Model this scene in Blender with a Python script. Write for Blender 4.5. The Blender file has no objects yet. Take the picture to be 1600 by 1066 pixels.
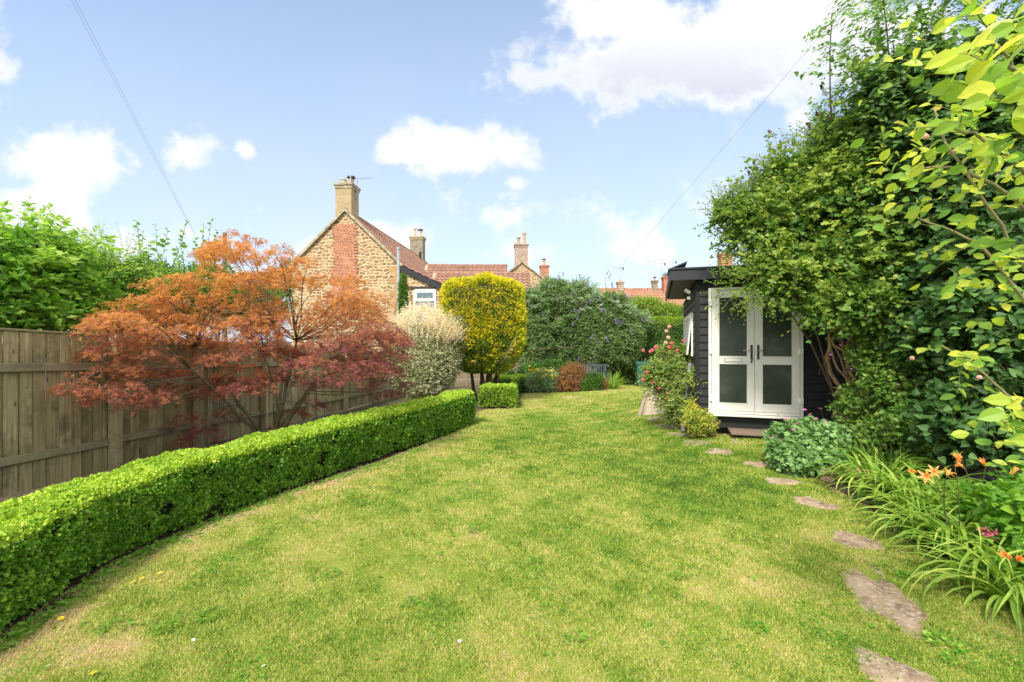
import bpy, math, random
import numpy as np
from mathutils import Vector
R = math.radians
SC = bpy.context.scene
COL = SC.collection
# ------------------------------------------------------------------ camera
EYE = 1.7; F = 720.0; HY = 533.0
cd = bpy.data.cameras.new('camera'); cam = bpy.data.objects.new('camera', cd); COL.objects.link(cam)
cam.location = (0, 0, EYE); cam.rotation_euler = (R(90), 0, 0)
cd.sensor_width = 36; cd.lens = F/1600*36; cd.clip_start = 0.05; cd.clip_end = 3000
SC.camera = cam
# ------------------------------------------------------------------ light
SUN_EL = 47.0; SUN_DIR = Vector((-0.30, -0.70, 0)).normalized()
SUN_POW = 2.9; SKY_POW = 0.15; EXPO = 0.95
SC.view_settings.view_transform = 'Standard'; SC.view_settings.look = 'None'
SC.view_settings.exposure = EXPO; SC.view_settings.gamma = 1
sd = bpy.data.lights.new('sun', 'SUN'); sun = bpy.data.objects.new('sun', sd); COL.objects.link(sun)
sd.energy = SUN_POW; sd.angle = R(10.0); sd.color = (1.0, 0.95, 0.86)
sv = Vector((SUN_DIR.x*math.cos(R(SUN_EL)), SUN_DIR.y*math.cos(R(SUN_EL)), math.sin(R(SUN_EL))))
sun.rotation_euler = sv.to_track_quat('Z', 'Y').to_euler(); sun.location = sv*50

def nd(nt, typ, ins=None, **kw):
    n = nt.nodes.new(typ)
    for k, v in kw.items(): setattr(n, k, v)
    if ins:
        for k, v in ins.items():
            s = n.inputs[k]
            if isinstance(v, bpy.types.NodeSocket): nt.links.new(v, s)
            else: s.default_value = v
    return n
def mth(nt, op, a, b=0.0, c=0.0, clamp=False):
    return nd(nt, 'ShaderNodeMath', {0: a, 1: b, 2: c}, operation=op, use_clamp=clamp).outputs[0]
def mixc(nt, f, a, b, bt='MIX'):
    n = nt.nodes.new('ShaderNodeMix'); n.data_type = 'RGBA'; n.blend_type = bt
    for i, v in ((0, f), (6, a), (7, b)):
        s = n.inputs[i]
        if isinstance(v, bpy.types.NodeSocket): nt.links.new(v, s)
        else: s.default_value = v if i == 0 else (*v[:3], 1)
    return n.outputs[2]
def ramp(nt, f, stops, interp='LINEAR'):
    n = nt.nodes.new('ShaderNodeValToRGB'); n.color_ramp.interpolation = interp
    e = n.color_ramp.elements
    while len(e) > 1: e.remove(e[-1])
    e[0].position = stops[0][0]; e[0].color = (*stops[0][1], 1)
    for p, c in stops[1:]:
        x = e.new(p); x.color = (*c, 1)
    nt.links.new(f, n.inputs[0]); return n.outputs[0]

# ------------------------------------------------------------------ sky
world = bpy.data.worlds.new('World'); SC.world = world; world.use_nodes = True
wt = world.node_tree; wt.nodes.clear()
sky = nd(wt, 'ShaderNodeTexSky', sky_type='NISHITA', sun_disc=False)
sky.sun_elevation = R(SUN_EL); sky.sun_rotation = math.atan2(SUN_DIR.x, SUN_DIR.y)
sky.altitude = 50; sky.air_density = 1.0; sky.dust_density = 1.2; sky.ozone_density = 1.5
tc = nd(wt, 'ShaderNodeTexCoord')
sp = nd(wt, 'ShaderNodeSeparateXYZ', {0: tc.outputs['Generated']})
ay = mth(wt, 'MAXIMUM', mth(wt, 'ABSOLUTE', sp.outputs[1]), 0.08)
U = mth(wt, 'DIVIDE', sp.outputs[0], ay); V = mth(wt, 'DIVIDE', sp.outputs[2], ay)
uv = nd(wt, 'ShaderNodeCombineXYZ', {0: U, 1: V}).outputs[0]
n1 = nd(wt, 'ShaderNodeTexNoise', {'Vector': uv, 'Scale': 7.5, 'Detail': 10.0, 'Roughness': 0.60, 'Distortion': 0.15}).outputs[0]
n2 = nd(wt, 'ShaderNodeTexNoise', {'Vector': uv, 'Scale': 2.2, 'Detail': 7.0, 'Roughness': 0.6}).outputs[0]
CL = [  # px, py, rx, ry, strength : the clouds' directions
    (1060, 95, 240, 90, 1.4), (1240, 50, 280, 110, 1.4), (970, 30, 120, 70, 1.1), (1150, 115, 200, 60, 1.2), (830, 122, 80, 30, 1.0),
    (1420, 60, 240, 110, 1.0), (100, 255, 110, 70, 1.25), (80, 325, 100, 55, 1.2), (290, 234, 46, 42, 1.1), (385, 238, 16, 13, .6),
    (720, 232, 140, 42, 1.25), (620, 240, 66, 26, 1.0), (800, 330, 110, 40, .62), (960, 355, 120, 40, .5), (625, 372, 90, 34, .9),
    (1240, 190, 70, 30, .5), (1130, 330, 100, 60, .4), (860, 395, 200, 32, .55), (180, 390, 160, 45, .55), (1010, 390, 140, 45, .6), (806, 286, 24, 14, .8),
    (470, 400, 120, 50, .5), (-300, 100, 300, 150, .8), (2100, 100, 320, 160, .8)]
m = None
for px, py, rx, ry, st in CL:
    du = mth(wt, 'MULTIPLY', mth(wt, 'SUBTRACT', U, (px-800)/F), F/rx)
    dv = mth(wt, 'MULTIPLY', mth(wt, 'SUBTRACT', V, (HY-py)/F), F/ry)
    d = mth(wt, 'SQRT', mth(wt, 'ADD', mth(wt, 'MULTIPLY', du, du), mth(wt, 'MULTIPLY', dv, dv)))
    b = mth(wt, 'MULTIPLY', mth(wt, 'SUBTRACT', 1.25, d), st)
    m = b if m is None else mth(wt, 'SMOOTH_MAX', m, b, 0.12)
dens = mth(wt, 'ADD', m, mth(wt, 'MULTIPLY', mth(wt, 'SUBTRACT', n1, 0.5), 3.6))
mask = nd(wt, 'ShaderNodeMapRange', {0: dens, 1: 0.20, 2: 0.95, 3: 0.0, 4: 1.0}, interpolation_type='SMOOTHSTEP').outputs[0]
hz = nd(wt, 'ShaderNodeMapRange', {0: V, 1: 0.75, 2: 0.0, 3: 0.0, 4: 1.0}).outputs[0]
skyc = mixc(wt, 1.0, sky.outputs[0], (SKY_POW, SKY_POW, SKY_POW), 'MULTIPLY')
veil = mixc(wt, mth(wt, 'ADD', 0.30, mth(wt, 'MULTIPLY', hz, 0.45)), skyc, (0.40, 0.455, 0.545))
wis = mth(wt, 'MULTIPLY', nd(wt, 'ShaderNodeMapRange', {0: n2, 1: 0.42, 2: 0.75, 3: 0.0, 4: 0.5}).outputs[0], hz)
veil = mixc(wt, wis, veil, (0.47, 0.49, 0.545))
shade = nd(wt, 'ShaderNodeMapRange', {0: mth(wt, 'ADD', dens, mth(wt, 'MULTIPLY', n2, 0.8)), 1: 0.8, 2: 1.7, 3: 0.0, 4: 1.0}, interpolation_type='SMOOTHSTEP').outputs[0]
under = nd(wt, 'ShaderNodeMapRange', {0: V, 1: 0.70, 2: 0.52, 3: 0.0, 4: 0.95}).outputs[0]
lowv = nd(wt, 'ShaderNodeMapRange', {0: V, 1: 0.46, 2: 0.54, 3: 0.12, 4: 1.0}).outputs[0]
cc = mixc(wt, mth(wt, 'MULTIPLY', mth(wt, 'MULTIPLY', shade, under), lowv), (0.58, 0.58, 0.585), (0.37, 0.39, 0.45))
fin = mixc(wt, mth(wt, 'MULTIPLY', mask, 0.93), veil, cc)
# unseen bright cloud added overhead and behind the camera to lift the fill light
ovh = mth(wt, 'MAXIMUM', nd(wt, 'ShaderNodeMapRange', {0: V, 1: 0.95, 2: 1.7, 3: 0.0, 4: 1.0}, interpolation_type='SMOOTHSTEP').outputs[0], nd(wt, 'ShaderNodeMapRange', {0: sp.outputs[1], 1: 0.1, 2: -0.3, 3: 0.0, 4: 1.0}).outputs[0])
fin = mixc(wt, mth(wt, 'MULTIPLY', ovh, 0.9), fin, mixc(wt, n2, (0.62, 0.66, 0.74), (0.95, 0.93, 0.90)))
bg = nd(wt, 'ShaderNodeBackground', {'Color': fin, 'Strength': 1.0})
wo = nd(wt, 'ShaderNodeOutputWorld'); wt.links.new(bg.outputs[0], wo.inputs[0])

# ------------------------------------------------------------------ helpers
rng = np.random.default_rng(7); random.seed(7)
def W(px, py, Y): return np.array([(px-800)/F*Y, Y, EYE-(py-HY)/F*Y])
def S01(t): t = np.clip(t, 0, 1); return t*t*(3-2*t)
def G(x, y):
    x = np.asarray(x, float); y = np.asarray(y, float)
    z = -0.015*np.clip(y-2, 0, 18)
    z = z-0.022*np.clip(y-5, 0, 15)*S01((-x-2.2)/2.5)
    z = z+0.27*S01((x-1.3)/2.6)*S01((y-2.6)/4.5)*(1-S01((y-13)/6))
    return z+0.012*np.sin(x*1.3+0.5)*np.sin(y*0.9)
def gp(px, py):
    Y = 4.0
    for _ in range(60):
        X = (px-800)/F*Y; Y = 0.5*Y+0.5*(EYE-float(G(X, Y)))*F/(py-HY)
    return (px-800)/F*Y, Y
def fn(P, f, seed=0):
    r = np.random.default_rng(seed+1000); o = np.zeros(len(P))
    for i in range(7):
        d = r.normal(size=3); d /= np.linalg.norm(d); o += np.sin(P@(d*f*(0.7+0.25*i))+r.uniform(0, 6.3))/(1+0.25*i)
    return o/2.6
def unit(a): return a/np.maximum(np.linalg.norm(a, axis=-1, keepdims=True), 1e-9)

class MB:
    def __init__(s): s.V = []; s.F = []; s.M = []; s.n = 0; s.A = []
    def add(s, V, Fs, mi=0, att=None):
        V = np.asarray(V, float).reshape(-1, 3)
        if isinstance(Fs, list) and not isinstance(Fs[0], np.ndarray):
            g_ = {}
            for f in Fs: g_.setdefault(len(f), []).append(f)
            Fs = [np.array(q) for q in g_.values()]
        for f in (Fs if isinstance(Fs, list) else [Fs]):
            f = np.asarray(f, int); s.F.append(f+s.n); s.M.append(np.full(len(f), mi))
        s.V.append(V); s.A.append(np.zeros(len(V)) if att is None else att); s.n += len(V); return s
    def box(s, c, sz, rz=0, mi=0, rot=None, taper=0):
        h = np.array(sz)/2
        v = np.array([[x, y, z] for z in (-1, 1) for y in (-1, 1) for x in (-1, 1)], float)
        if taper: v[4:, :2] *= (1-taper)
        v = v*h
        if rot is not None:
            from mathutils import Euler
            v = v@np.array(Euler(rot).to_matrix()).T
        if rz:
            c_, s_ = math.cos(rz), math.sin(rz); v = v@np.array([[c_, s_, 0], [-s_, c_, 0], [0, 0, 1]])
        return s.add(v+np.array(c), [[0, 2, 3, 1], [4, 5, 7, 6], [0, 1, 5, 4], [2, 6, 7, 3], [0, 4, 6, 2], [1, 3, 7, 5]], mi)
    def beam(s, a, b, w, h, mi=0):
        a = np.array(a, float); b = np.array(b, float); d = unit(b-a); up = np.array([0, 0, 1.0])
        if abs(d[2]) > .95: up = np.array([0, 1.0, 0])
        x = unit(np.cross(d, up)); z = np.cross(x, d)
        v = [p+x*w/2*i+z*h/2*j for p in (a, b) for i, j in ((-1, -1), (1, -1), (1, 1), (-1, 1))]
        return s.add(v, [[0, 1, 2, 3], [7, 6, 5, 4], [0, 4, 5, 1], [1, 5, 6, 2], [2, 6, 7, 3], [3, 7, 4, 0]], mi)
    def tube(s, pts, rad, n=6, mi=0, cap=True):
        P = np.asarray(pts, float); k = len(P); rad = np.broadcast_to(np.asarray(rad, float), (k,))
        T = unit(np.gradient(P, axis=0)); ref = np.array([0.3, 0.1, 1.0]) if abs(T[0][2]) < .9 else np.array([1.0, .2, 0])
        X = unit(np.cross(T, ref)); Y = np.cross(T, X)
        a = np.arange(n)/n*2*math.pi
        V = P[:, None]+rad[:, None, None]*(np.cos(a)[None, :, None]*X[:, None]+np.sin(a)[None, :, None]*Y[:, None])
        i = np.arange(k-1)[:, None]*n; j = np.arange(n)[None]; j2 = (j+1) % n
        Fq = np.stack([i+j, i+j2, i+n+j2, i+n+j], -1).reshape(-1, 4)
        Fs = [Fq]
        if cap: Fs += [np.arange(n)[::-1][None], ((k-1)*n+np.arange(n))[None]]
        return s.add(V.reshape(-1, 3), Fs, mi)
    def lathe(s, c, prof, n=16, mi=0):
        a = np.arange(n)/n*2*math.pi; prof = np.array(prof, float); k = len(prof)
        V = np.stack([prof[:, 0:1]*np.cos(a), prof[:, 0:1]*np.sin(a), np.repeat(prof[:, 1:2], n, 1)], -1)+np.array(c)
        i = np.arange(k-1)[:, None]*n; j = np.arange(n)[None]; j2 = (j+1) % n
        return s.add(V.reshape(-1, 3), [np.stack([i+j, i+j2, i+n+j2, i+n+j], -1).reshape(-1, 4)], mi)
    def poly(s, pts, d, mi=0):     # a polygon extruded by vector d
        p = np.array(pts, float); n = len(p); d = np.array(d, float)
        j = np.arange(n); j2 = (j+1) % n
        return s.add(np.vstack([p, p+d]), [np.arange(n)[::-1][None], (np.arange(n)+n)[None], np.stack([j, j2, j2+n, j+n], -1)], mi)
    def grid(s, P, mi=0, att=None):
        a, b = P.shape[:2]; i = np.arange(a-1)[:, None]*b; j = np.arange(b-1)[None]
        return s.add(P.reshape(-1, 3), np.stack([i+j, i+j+1, i+b+j+1, i+b+j], -1).reshape(-1, 4), mi, att)
    def build(s, name, mats, parent=None, world=True, smooth=False, att=None, bevel=0):
        V = np.concatenate(s.V)
        if parent is not None and world: V = V-ORG[parent.name]
        me = bpy.data.meshes.new(name)
        lv = np.concatenate([f.ravel() for f in s.F]); lt = np.concatenate([np.full(len(f), f.shape[1]) for f in s.F])
        ls = np.concatenate([[0], np.cumsum(lt)[:-1]])
        me.vertices.add(len(V)); me.vertices.foreach_set('co', V.astype(np.float32).ravel())
        me.loops.add(len(lv)); me.loops.foreach_set('vertex_index', lv.astype(np.int32))
        me.polygons.add(len(lt)); me.polygons.foreach_set('loop_start', ls.astype(np.int32))
        me.polygons.foreach_set('material_index', np.concatenate(s.M).astype(np.int32))
        me.polygons.foreach_set('use_smooth', np.full(len(lt), bool(smooth)))
        for m_ in (mats if isinstance(mats, list) else [mats]): me.materials.append(m_)
        if att:
            a = me.attributes.new(att, 'FLOAT', 'POINT'); a.data.foreach_set('value', np.concatenate(s.A).astype(np.float32))
        me.update(calc_edges=True)
        o = bpy.data.objects.new(name, me); COL.objects.link(o)
        if parent is not None:
            o.parent = parent; ORG[o.name] = ORG[parent.name]
        else: ORG[o.name] = np.zeros(3)
        if bevel:
            md = o.modifiers.new('bevel', 'BEVEL'); md.width = bevel; md.segments = 1; md.limit_method = 'ANGLE'
        return o
ORG = {}
def tag(o, label=None, cat=None, group=None, kind=None):
    if label: o['label'] = label
    if cat: o['category'] = cat
    if group: o['group'] = group
    if kind: o['kind'] = kind
    return o
def thing(name, label, cat, loc, group=None, rz=0):
    o = bpy.data.objects.new(name, None); COL.objects.link(o); o.empty_display_size = 0.2
    o.location = [float(q) for q in loc]; o.rotation_euler = (0, 0, rz); ORG[o.name] = np.array(loc, float)
    return tag(o, label, cat, group)
def copy_part(o, parent, loc, rot=(0, 0, 0), sc=1.0):
    c = o.copy(); COL.objects.link(c); c.parent = parent; c.location = loc; c.rotation_euler = rot; c.scale = (sc, sc, sc); return c

# ------------------------------------------------------------------ materials
def mat(name):
    m_ = bpy.data.materials.new(name); m_.use_nodes = True
    return m_, m_.node_tree, m_.node_tree.nodes['Principled BSDF']
def pos(nt): return nd(nt, 'ShaderNodeNewGeometry').outputs['Position']
def nz(nt, scale, det=4, rough=.6, vec=None, dist=0.0):
    return nd(nt, 'ShaderNodeTexNoise', {'Vector': vec if vec is not None else pos(nt), 'Scale': scale, 'Detail': det, 'Roughness': rough, 'Distortion': dist}).outputs[0]
def bump(nt, b, h, s=.5, d=.01):
    nt.links.new(nd(nt, 'ShaderNodeBump', {'Height': h, 'Strength': s, 'Distance': d}).outputs[0], b.inputs['Normal'])
def leafmat(name, stops, tr=.3, rough=.5, patch=1.2, pw=.35, interp='LINEAR', spec=.35, att=None, isl=None):
    """leaf colour: spread by random per leaf plus slow patches; light passes through"""
    m_, nt, b = mat(name)
    g = nd(nt, 'ShaderNodeNewGeometry')
    f = mth(nt, 'MULTIPLY', g.outputs['Random Per Island'], 1-pw)
    n_ = nd(nt, 'ShaderNodeMapRange', {0: nz(nt, patch, 2), 1: .3, 2: .7, 3: 0, 4: pw}).outputs[0]
    f = mth(nt, 'ADD', f, n_)
    if att: # real colour change up the plant
        f = mth(nt, 'ADD', mth(nt, 'MULTIPLY', f, .45), mth(nt, 'MULTIPLY', nd(nt, 'ShaderNodeAttribute', attribute_name=att).outputs['Fac'], .55))
    c = ramp(nt, f, stops, interp)
    nt.links.new(c, b.inputs['Base Color']); b.inputs['Roughness'].default_value = rough; b.inputs['Specular IOR Level'].default_value = spec
    t = nd(nt, 'ShaderNodeBsdfTranslucent', {'Color': mixc(nt, 1.0, c, (1.25, 1.3, .75), 'MULTIPLY')})
    mx = nd(nt, 'ShaderNodeMixShader', {0: tr, 1: b.outputs[0], 2: t.outputs[0]})
    nt.links.new(mx.outputs[0], nt.nodes['Material Output'].inputs[0]); return m_
def plain(name, c, rough=.6, var=.25, scale=8, bmp=0.0, metal=0.0, spec=.5):
    m_, nt, b = mat(name)
    n_ = nz(nt, scale, 5)
    c2 = tuple(x*(1-var) for x in c); c3 = tuple(min(1, x*(1+var)) for x in c)
    nt.links.new(ramp(nt, n_, [(.3, c2), (.7, c3)]), b.inputs['Base Color'])
    b.inputs['Roughness'].default_value = rough; b.inputs['Metallic'].default_value = metal; b.inputs['Specular IOR Level'].default_value = spec
    if bmp: bump(nt, b, nz(nt, scale*6, 5), .6, bmp)
    return m_
def barkmat(name, c1, c2):
    m_, nt, b = mat(name)
    v = nd(nt, 'ShaderNodeMapping', {0: pos(nt), 3: (1, 1, .22)}).outputs[0]
    n_ = nz(nt, 35, 6, .7, v)
    nt.links.new(ramp(nt, n_, [(.3, c1), (.7, c2)]), b.inputs['Base Color']); b.inputs['Roughness'].default_value = .85
    bump(nt, b, n_, .8, .01); return m_
def woodmat(name, c1, c2, c3, vert=True, green=None):
    m_, nt, b = mat(name)
    g = nd(nt, 'ShaderNodeNewGeometry').outputs['Random Per Island']
    off = nd(nt, 'ShaderNodeCombineXYZ', {0: mth(nt, 'MULTIPLY', g, 40), 1: 0, 2: mth(nt, 'MULTIPLY', g, 17)}).outputs[0]
    p = nd(nt, 'ShaderNodeVectorMath', {0: pos(nt), 1: off}, operation='ADD').outputs[0]
    v = nd(nt, 'ShaderNodeMapping', {0: p, 3: (14, 14, .9) if vert else (14, .9, 14)}).outputs[0]
    n_ = nz(nt, 2.2, 7, .65, v, .6)
    c = ramp(nt, n_, [(.28, c1), (.5, c2), (.72, c3)])
    c = mixc(nt, mth(nt, 'MULTIPLY', g, .75), c, c1)
    if green:
        a = nd(nt, 'ShaderNodeMapRange', {0: nz(nt, 1.7, 5), 1: .45, 2: .68, 3: 0, 4: .8}).outputs[0]; c = mixc(nt, a, c, green)
        d_ = nd(nt, 'ShaderNodeMapRange', {0: nz(nt, 2.6, 6, .7, p), 1: .5, 2: .66, 3: 0, 4: .65}).outputs[0]; c = mixc(nt, d_, c, tuple(x*.38 for x in c1))
        k = nd(nt, 'ShaderNodeTexVoronoi', {'Vector': nd(nt, 'ShaderNodeMapping', {0: p, 3: (6, 6, 2.2)}).outputs[0], 'Scale': 1.0}).outputs['Distance']
        c = mixc(nt, nd(nt, 'ShaderNodeMapRange', {0: k, 1: .09, 2: .05, 3: 0, 4: .75}).outputs[0], c, (.03, .022, .012))
    nt.links.new(c, b.inputs['Base Color']); b.inputs['Roughness'].default_value = .8
    bump(nt, b, n_, .7, .006); return m_
def wallmat(name, stones, mortar, bw=.42, rh=.17, ms=.02, dist=.05, rough=.9):
    m_, nt, b = mat(name)
    o = nd(nt, 'ShaderNodeTexCoord').outputs['Object']; s3 = nd(nt, 'ShaderNodeSeparateXYZ', {0: o})
    uv_ = nd(nt, 'ShaderNodeCombineXYZ', {0: mth(nt, 'ADD', s3.outputs[0], s3.outputs[1]), 1: s3.outputs[2]}).outputs[0]
    dn = nd(nt, 'ShaderNodeTexNoise', {'Vector': uv_, 'Scale': 2.3, 'Detail': 4}).outputs[1]
    dv = nd(nt, 'ShaderNodeVectorMath', {0: nd(nt, 'ShaderNodeVectorMath', {0: dn, 1: (.5, .5, .5)}, operation='SUBTRACT').outputs[0], 'Scale': dist*2}, operation='SCALE').outputs[0]
    uv2 = nd(nt, 'ShaderNodeVectorMath', {0: uv_, 1: dv}, operation='ADD').outputs[0]
    br = nd(nt, 'ShaderNodeTexBrick', {'Vector': uv2, 'Color1': (0, 0, 0, 1), 'Color2': (1, 1, 1, 1), 'Mortar': (.5, .5, .5, 1), 'Scale': 1.0, 'Mortar Size': ms, 'Mortar Smooth': .3, 'Bias': 0.0, 'Brick Width': bw, 'Row Height': rh}, offset=.5, squash=.72, squash_frequency=3)
    sc_ = ramp(nt, br.outputs[0], stones); 
    sc_ = mixc(nt, .35, sc_, ramp(nt, nz(nt, 3.5, 6, .7), [(.25, stones[0][1]), (.75, stones[-1][1])]))
    c = mixc(nt, br.outputs[1], sc_, mortar)
    nt.links.new(c, b.inputs['Base Color']); b.inputs['Roughness'].default_value = rough
    bump(nt, b, mth(nt, 'SUBTRACT', nz(nt, 14, 5), br.outputs[1]), .7, .03); return m_
def tilemat(name, cols, lichen=.45):
    m_, nt, b = mat(name)
    c = ramp(nt, nz(nt, 5.5, 6, .75), cols)
    l = nd(nt, 'ShaderNodeMapRange', {0: nz(nt, 9, 6, .8), 1: .56, 2: .68, 3: 0, 4: lichen}).outputs[0]
    c = mixc(nt, l, c, (.50, .44, .34))
    c = mixc(nt, nd(nt, 'ShaderNodeMapRange', {0: nz(nt, 1.4, 5, .7), 1: .5, 2: .7, 3: 0, 4: .5}).outputs[0], c, (.10, .065, .04))
    nt.links.new(c, b.inputs['Base Color']); b.inputs['Roughness'].default_value = .9; return m_

M_bark = barkmat('bark_brown', (.05, .032, .018), (.17, .115, .065))
M_barkr = barkmat('bark_red_brown', (.09, .04, .025), (.30, .14, .08)); M_barkt = barkmat('bark_tan', (.13, .075, .035), (.46, .30, .16))
M_barkg = barkmat('bark_grey_green', (.07, .065, .035), (.22, .19, .10))
M_twig = plain('twig_green', (.10, .13, .04), .7)
M_core = plain('inner_twigs', (.035, .045, .015), .9, .4, 20)  # dark fill for the solid cores added inside foliage to block light
GR = (.045, .11, .018)
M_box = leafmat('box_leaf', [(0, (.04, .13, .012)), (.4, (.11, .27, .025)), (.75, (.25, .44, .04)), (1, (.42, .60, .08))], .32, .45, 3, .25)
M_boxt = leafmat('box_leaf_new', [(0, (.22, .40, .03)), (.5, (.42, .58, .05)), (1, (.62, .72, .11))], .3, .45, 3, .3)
M_shrubA = leafmat('currant_leaf', [(0, (.05, .12, .022)), (.4, (.10, .22, .035)), (.75, (.22, .36, .06)), (.95, (.44, .50, .11)), (1, (.42, .26, .10))], .4, .45, 1.6, .4)
M_shrubY = leafmat('pale_shrub_leaf', [(0, (.10, .20, .03)), (.5, (.24, .36, .05)), (1, (.48, .52, .09))], .45, .45, .9, .4)
M_ivy = leafmat('lilac_leaf', [(0, (.026, .075, .02)), (.6, (.065, .15, .034)), (1, (.16, .30, .07))], .3, .5, .8, .4, spec=.3)
M_ash = leafmat('wisteria_leaf', [(0, (.08, .18, .03)), (.6, (.18, .33, .06)), (1, (.30, .45, .09))], .5, .45)
M_rose = leafmat('rose_leaf', [(0, (.12, .28, .04)), (.3, (.26, .44, .06)), (.6, (.50, .60, .07)), (.88, (.72, .70, .08)), (1, (.62, .42, .08))], .48, .4, 3.5, .3)
M_buds = leafmat('butterfly_bush_leaf', [(0, (.05, .12, .025)), (.5, (.14, .25, .065)), (.85, (.30, .42, .16)), (1, (.46, .54, .30))], .3, .6, 1.2, .4)
M_silv = leafmat('silvery_leaf', [(0, (.14, .24, .08)), (.5, (.30, .42, .20)), (1, (.52, .62, .40))], .3, .6, 1.2, .4)
M_tall = leafmat('privet_leaf', [(0, (.03, .09, .014)), (.5, (.075, .18, .022)), (1, (.17, .32, .04))], .3, .4, 1.2, .4)
M_tally = leafmat('bright_shrub_leaf', [(0, (.10, .20, .015)), (.5, (.20, .34, .025)), (1, (.38, .46, .05))], .35, .5)
M_left = leafmat('mock_orange_leaf', [(0, (.07, .20, .02)), (.5, (.17, .37, .035)), (.8, (.30, .50, .06)), (1, (.48, .62, .14))], .5, .5, 1.5, .35)
M_leftd = leafmat('dark_green_leaf', [(0, (.05, .13, .016)), (.6, (.12, .26, .03)), (1, (.28, .44, .07))], .4, .5, 1.5, .4)
M_leftl = leafmat('young_green_leaf', [(0, (.13, .28, .03)), (.5, (.30, .50, .06)), (1, (.56, .70, .16))], .5, .5, 1.5, .35)
M_far = leafmat('distant_leaf', [(0, (.035, .07, .018)), (1, (.10, .17, .04))], .2, .6, .4, .4)
M_maple = leafmat('maple_leaf', [(0, (.11, .03, .045)), (.2, (.26, .075, .085)), (.36, (.38, .13, .09)), (.5, (.48, .19, .08)), (.68, (.61, .26, .075)), (.9, (.74, .38, .09)), (1, (.86, .56, .14))], .33, .5, 2, .25, att='hue')
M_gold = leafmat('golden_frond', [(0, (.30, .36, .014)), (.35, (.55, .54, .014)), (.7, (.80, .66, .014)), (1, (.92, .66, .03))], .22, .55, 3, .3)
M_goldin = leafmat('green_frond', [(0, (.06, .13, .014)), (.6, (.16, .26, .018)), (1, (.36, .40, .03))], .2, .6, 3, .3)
M_wilg = leafmat('dappled_leaf', [(0, (.10, .16, .04)), (.30, (.18, .25, .07)), (.4, (.40, .43, .20)), (.7, (.74, .72, .50)), (1, (.86, .82, .68))], .3, .5, 3, .3)
M_wilp = leafmat('cream_pink_leaf', [(0, (.66, .60, .40)), (.4, (.88, .78, .62)), (.8, (.92, .78, .68)), (1, (.90, .66, .58))], .4, .5)
M_ger = leafmat('geranium_leaf', [(0, (.10, .22, .06)), (.6, (.21, .37, .11)), (1, (.36, .52, .20))], .25, .6, 4, .3)
M_lily = leafmat('day_lily_leaf', [(0, (.13, .27, .03)), (.6, (.28, .44, .06)), (.9, (.50, .60, .12)), (1, (.62, .52, .18))], .4, .4, 2, .2)
M_strap = leafmat('dark_strap_leaf', [(0, (.06, .15, .02)), (.8, (.18, .30, .05)), (1, (.4, .4, .10))], .3, .5, 2, .2)
M_bronze = leafmat('bronze_leaf', [(0, (.13, .06, .02)), (.5, (.33, .15, .05)), (1, (.50, .30, .10))], .3, .6, 5, .3)
M_rosebush = leafmat('rose_bush_leaf', [(0, (.08, .17, .03)), (.4, (.22, .34, .06)), (.8, (.48, .54, .16)), (1, (.60, .46, .16))], .4, .5, 4, .4)
M_euo = leafmat('variegated_leaf', [(0, (.09, .20, .03)), (.4, (.30, .42, .05)), (.75, (.70, .62, .10)), (1, (.68, .32, .10))], .35, .5, 5, .4)
M_yellowp = leafmat('yellow_petal', [(0, (.78, .58, .02)), (1, (.90, .75, .05))], .3)
M_pinkp = leafmat('pink_petal', [(0, (.75, .10, .14)), (1, (.85, .28, .30))], .3)
M_palep = leafmat('pale_pink_petal', [(0, (.80, .42, .38)), (1, (.85, .62, .55))], .3)
M_redp = leafmat('red_petal', [(0, (.60, .02, .03)), (1, (.72, .06, .08))], .3)
M_magp = leafmat('magenta_petal', [(0, (.62, .12, .42)), (1, (.75, .25, .55))], .3)
M_orp = leafmat('orange_petal', [(0, (.84, .36, .09)), (.6, (.90, .45, .13)), (1, (.92, .60, .28))], .4)
M_purp = leafmat('purple_floret', [(0, (.16, .09, .30)), (1, (.38, .26, .55))], .2)
M_seed = leafmat('seed_head', [(0, (.06, .03, .02)), (1, (.20, .10, .08))], .1)
M_whitep = leafmat('white_petal', [(0, (.8, .8, .74)), (1, (.9, .9, .86))], .2)

# grass: the 'dry' attribute says how parched a spot is
def grassmat(name, k=1.0, blades=True):
    m_, nt, b = mat(name)
    dry = nd(nt, 'ShaderNodeAttribute', attribute_name='dry').outputs['Fac']
    f = dry
    if blades:
        g = nd(nt, 'ShaderNodeNewGeometry').outputs['Random Per Island']
        f = mth(nt, 'ADD', dry, mth(nt, 'MULTIPLY', mth(nt, 'SUBTRACT', g, .5), .9))
    f = mth(nt, 'ADD', f, mth(nt, 'MULTIPLY', mth(nt, 'SUBTRACT', nz(nt, 7, 5, .7), .5), .5))
    cols = [(0, (.07, .17, .018)), (.22, (.21, .35, .032)), (.46, (.39, .47, .06)), (.68, (.56, .53, .13)), (.86, (.68, .58, .25)), (1, (.68, .50, .28))]
    c = ramp(nt, f, [(p_, tuple(x*k for x in c_)) for p_, c_ in cols])
    nt.links.new(c, b.inputs['Base Color']); b.inputs['Roughness'].default_value = .6; b.inputs['Specular IOR Level'].default_value = .25
    if blades:
        t = nd(nt, 'ShaderNodeBsdfTranslucent', {'Color': c}); mx = nd(nt, 'ShaderNodeMixShader', {0: .3, 1: b.outputs[0], 2: t.outputs[0]})
        nt.links.new(mx.outputs[0], nt.nodes['Material Output'].inputs[0])
    else: bump(nt, b, nz(nt, 60, 5, .7), .8, .02)
    return m_
M_grass = grassmat('grass_blade'); M_lawn = grassmat('lawn_floor', .55, False)
m_, nt, b = mat('soil'); M_soil = m_
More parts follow.
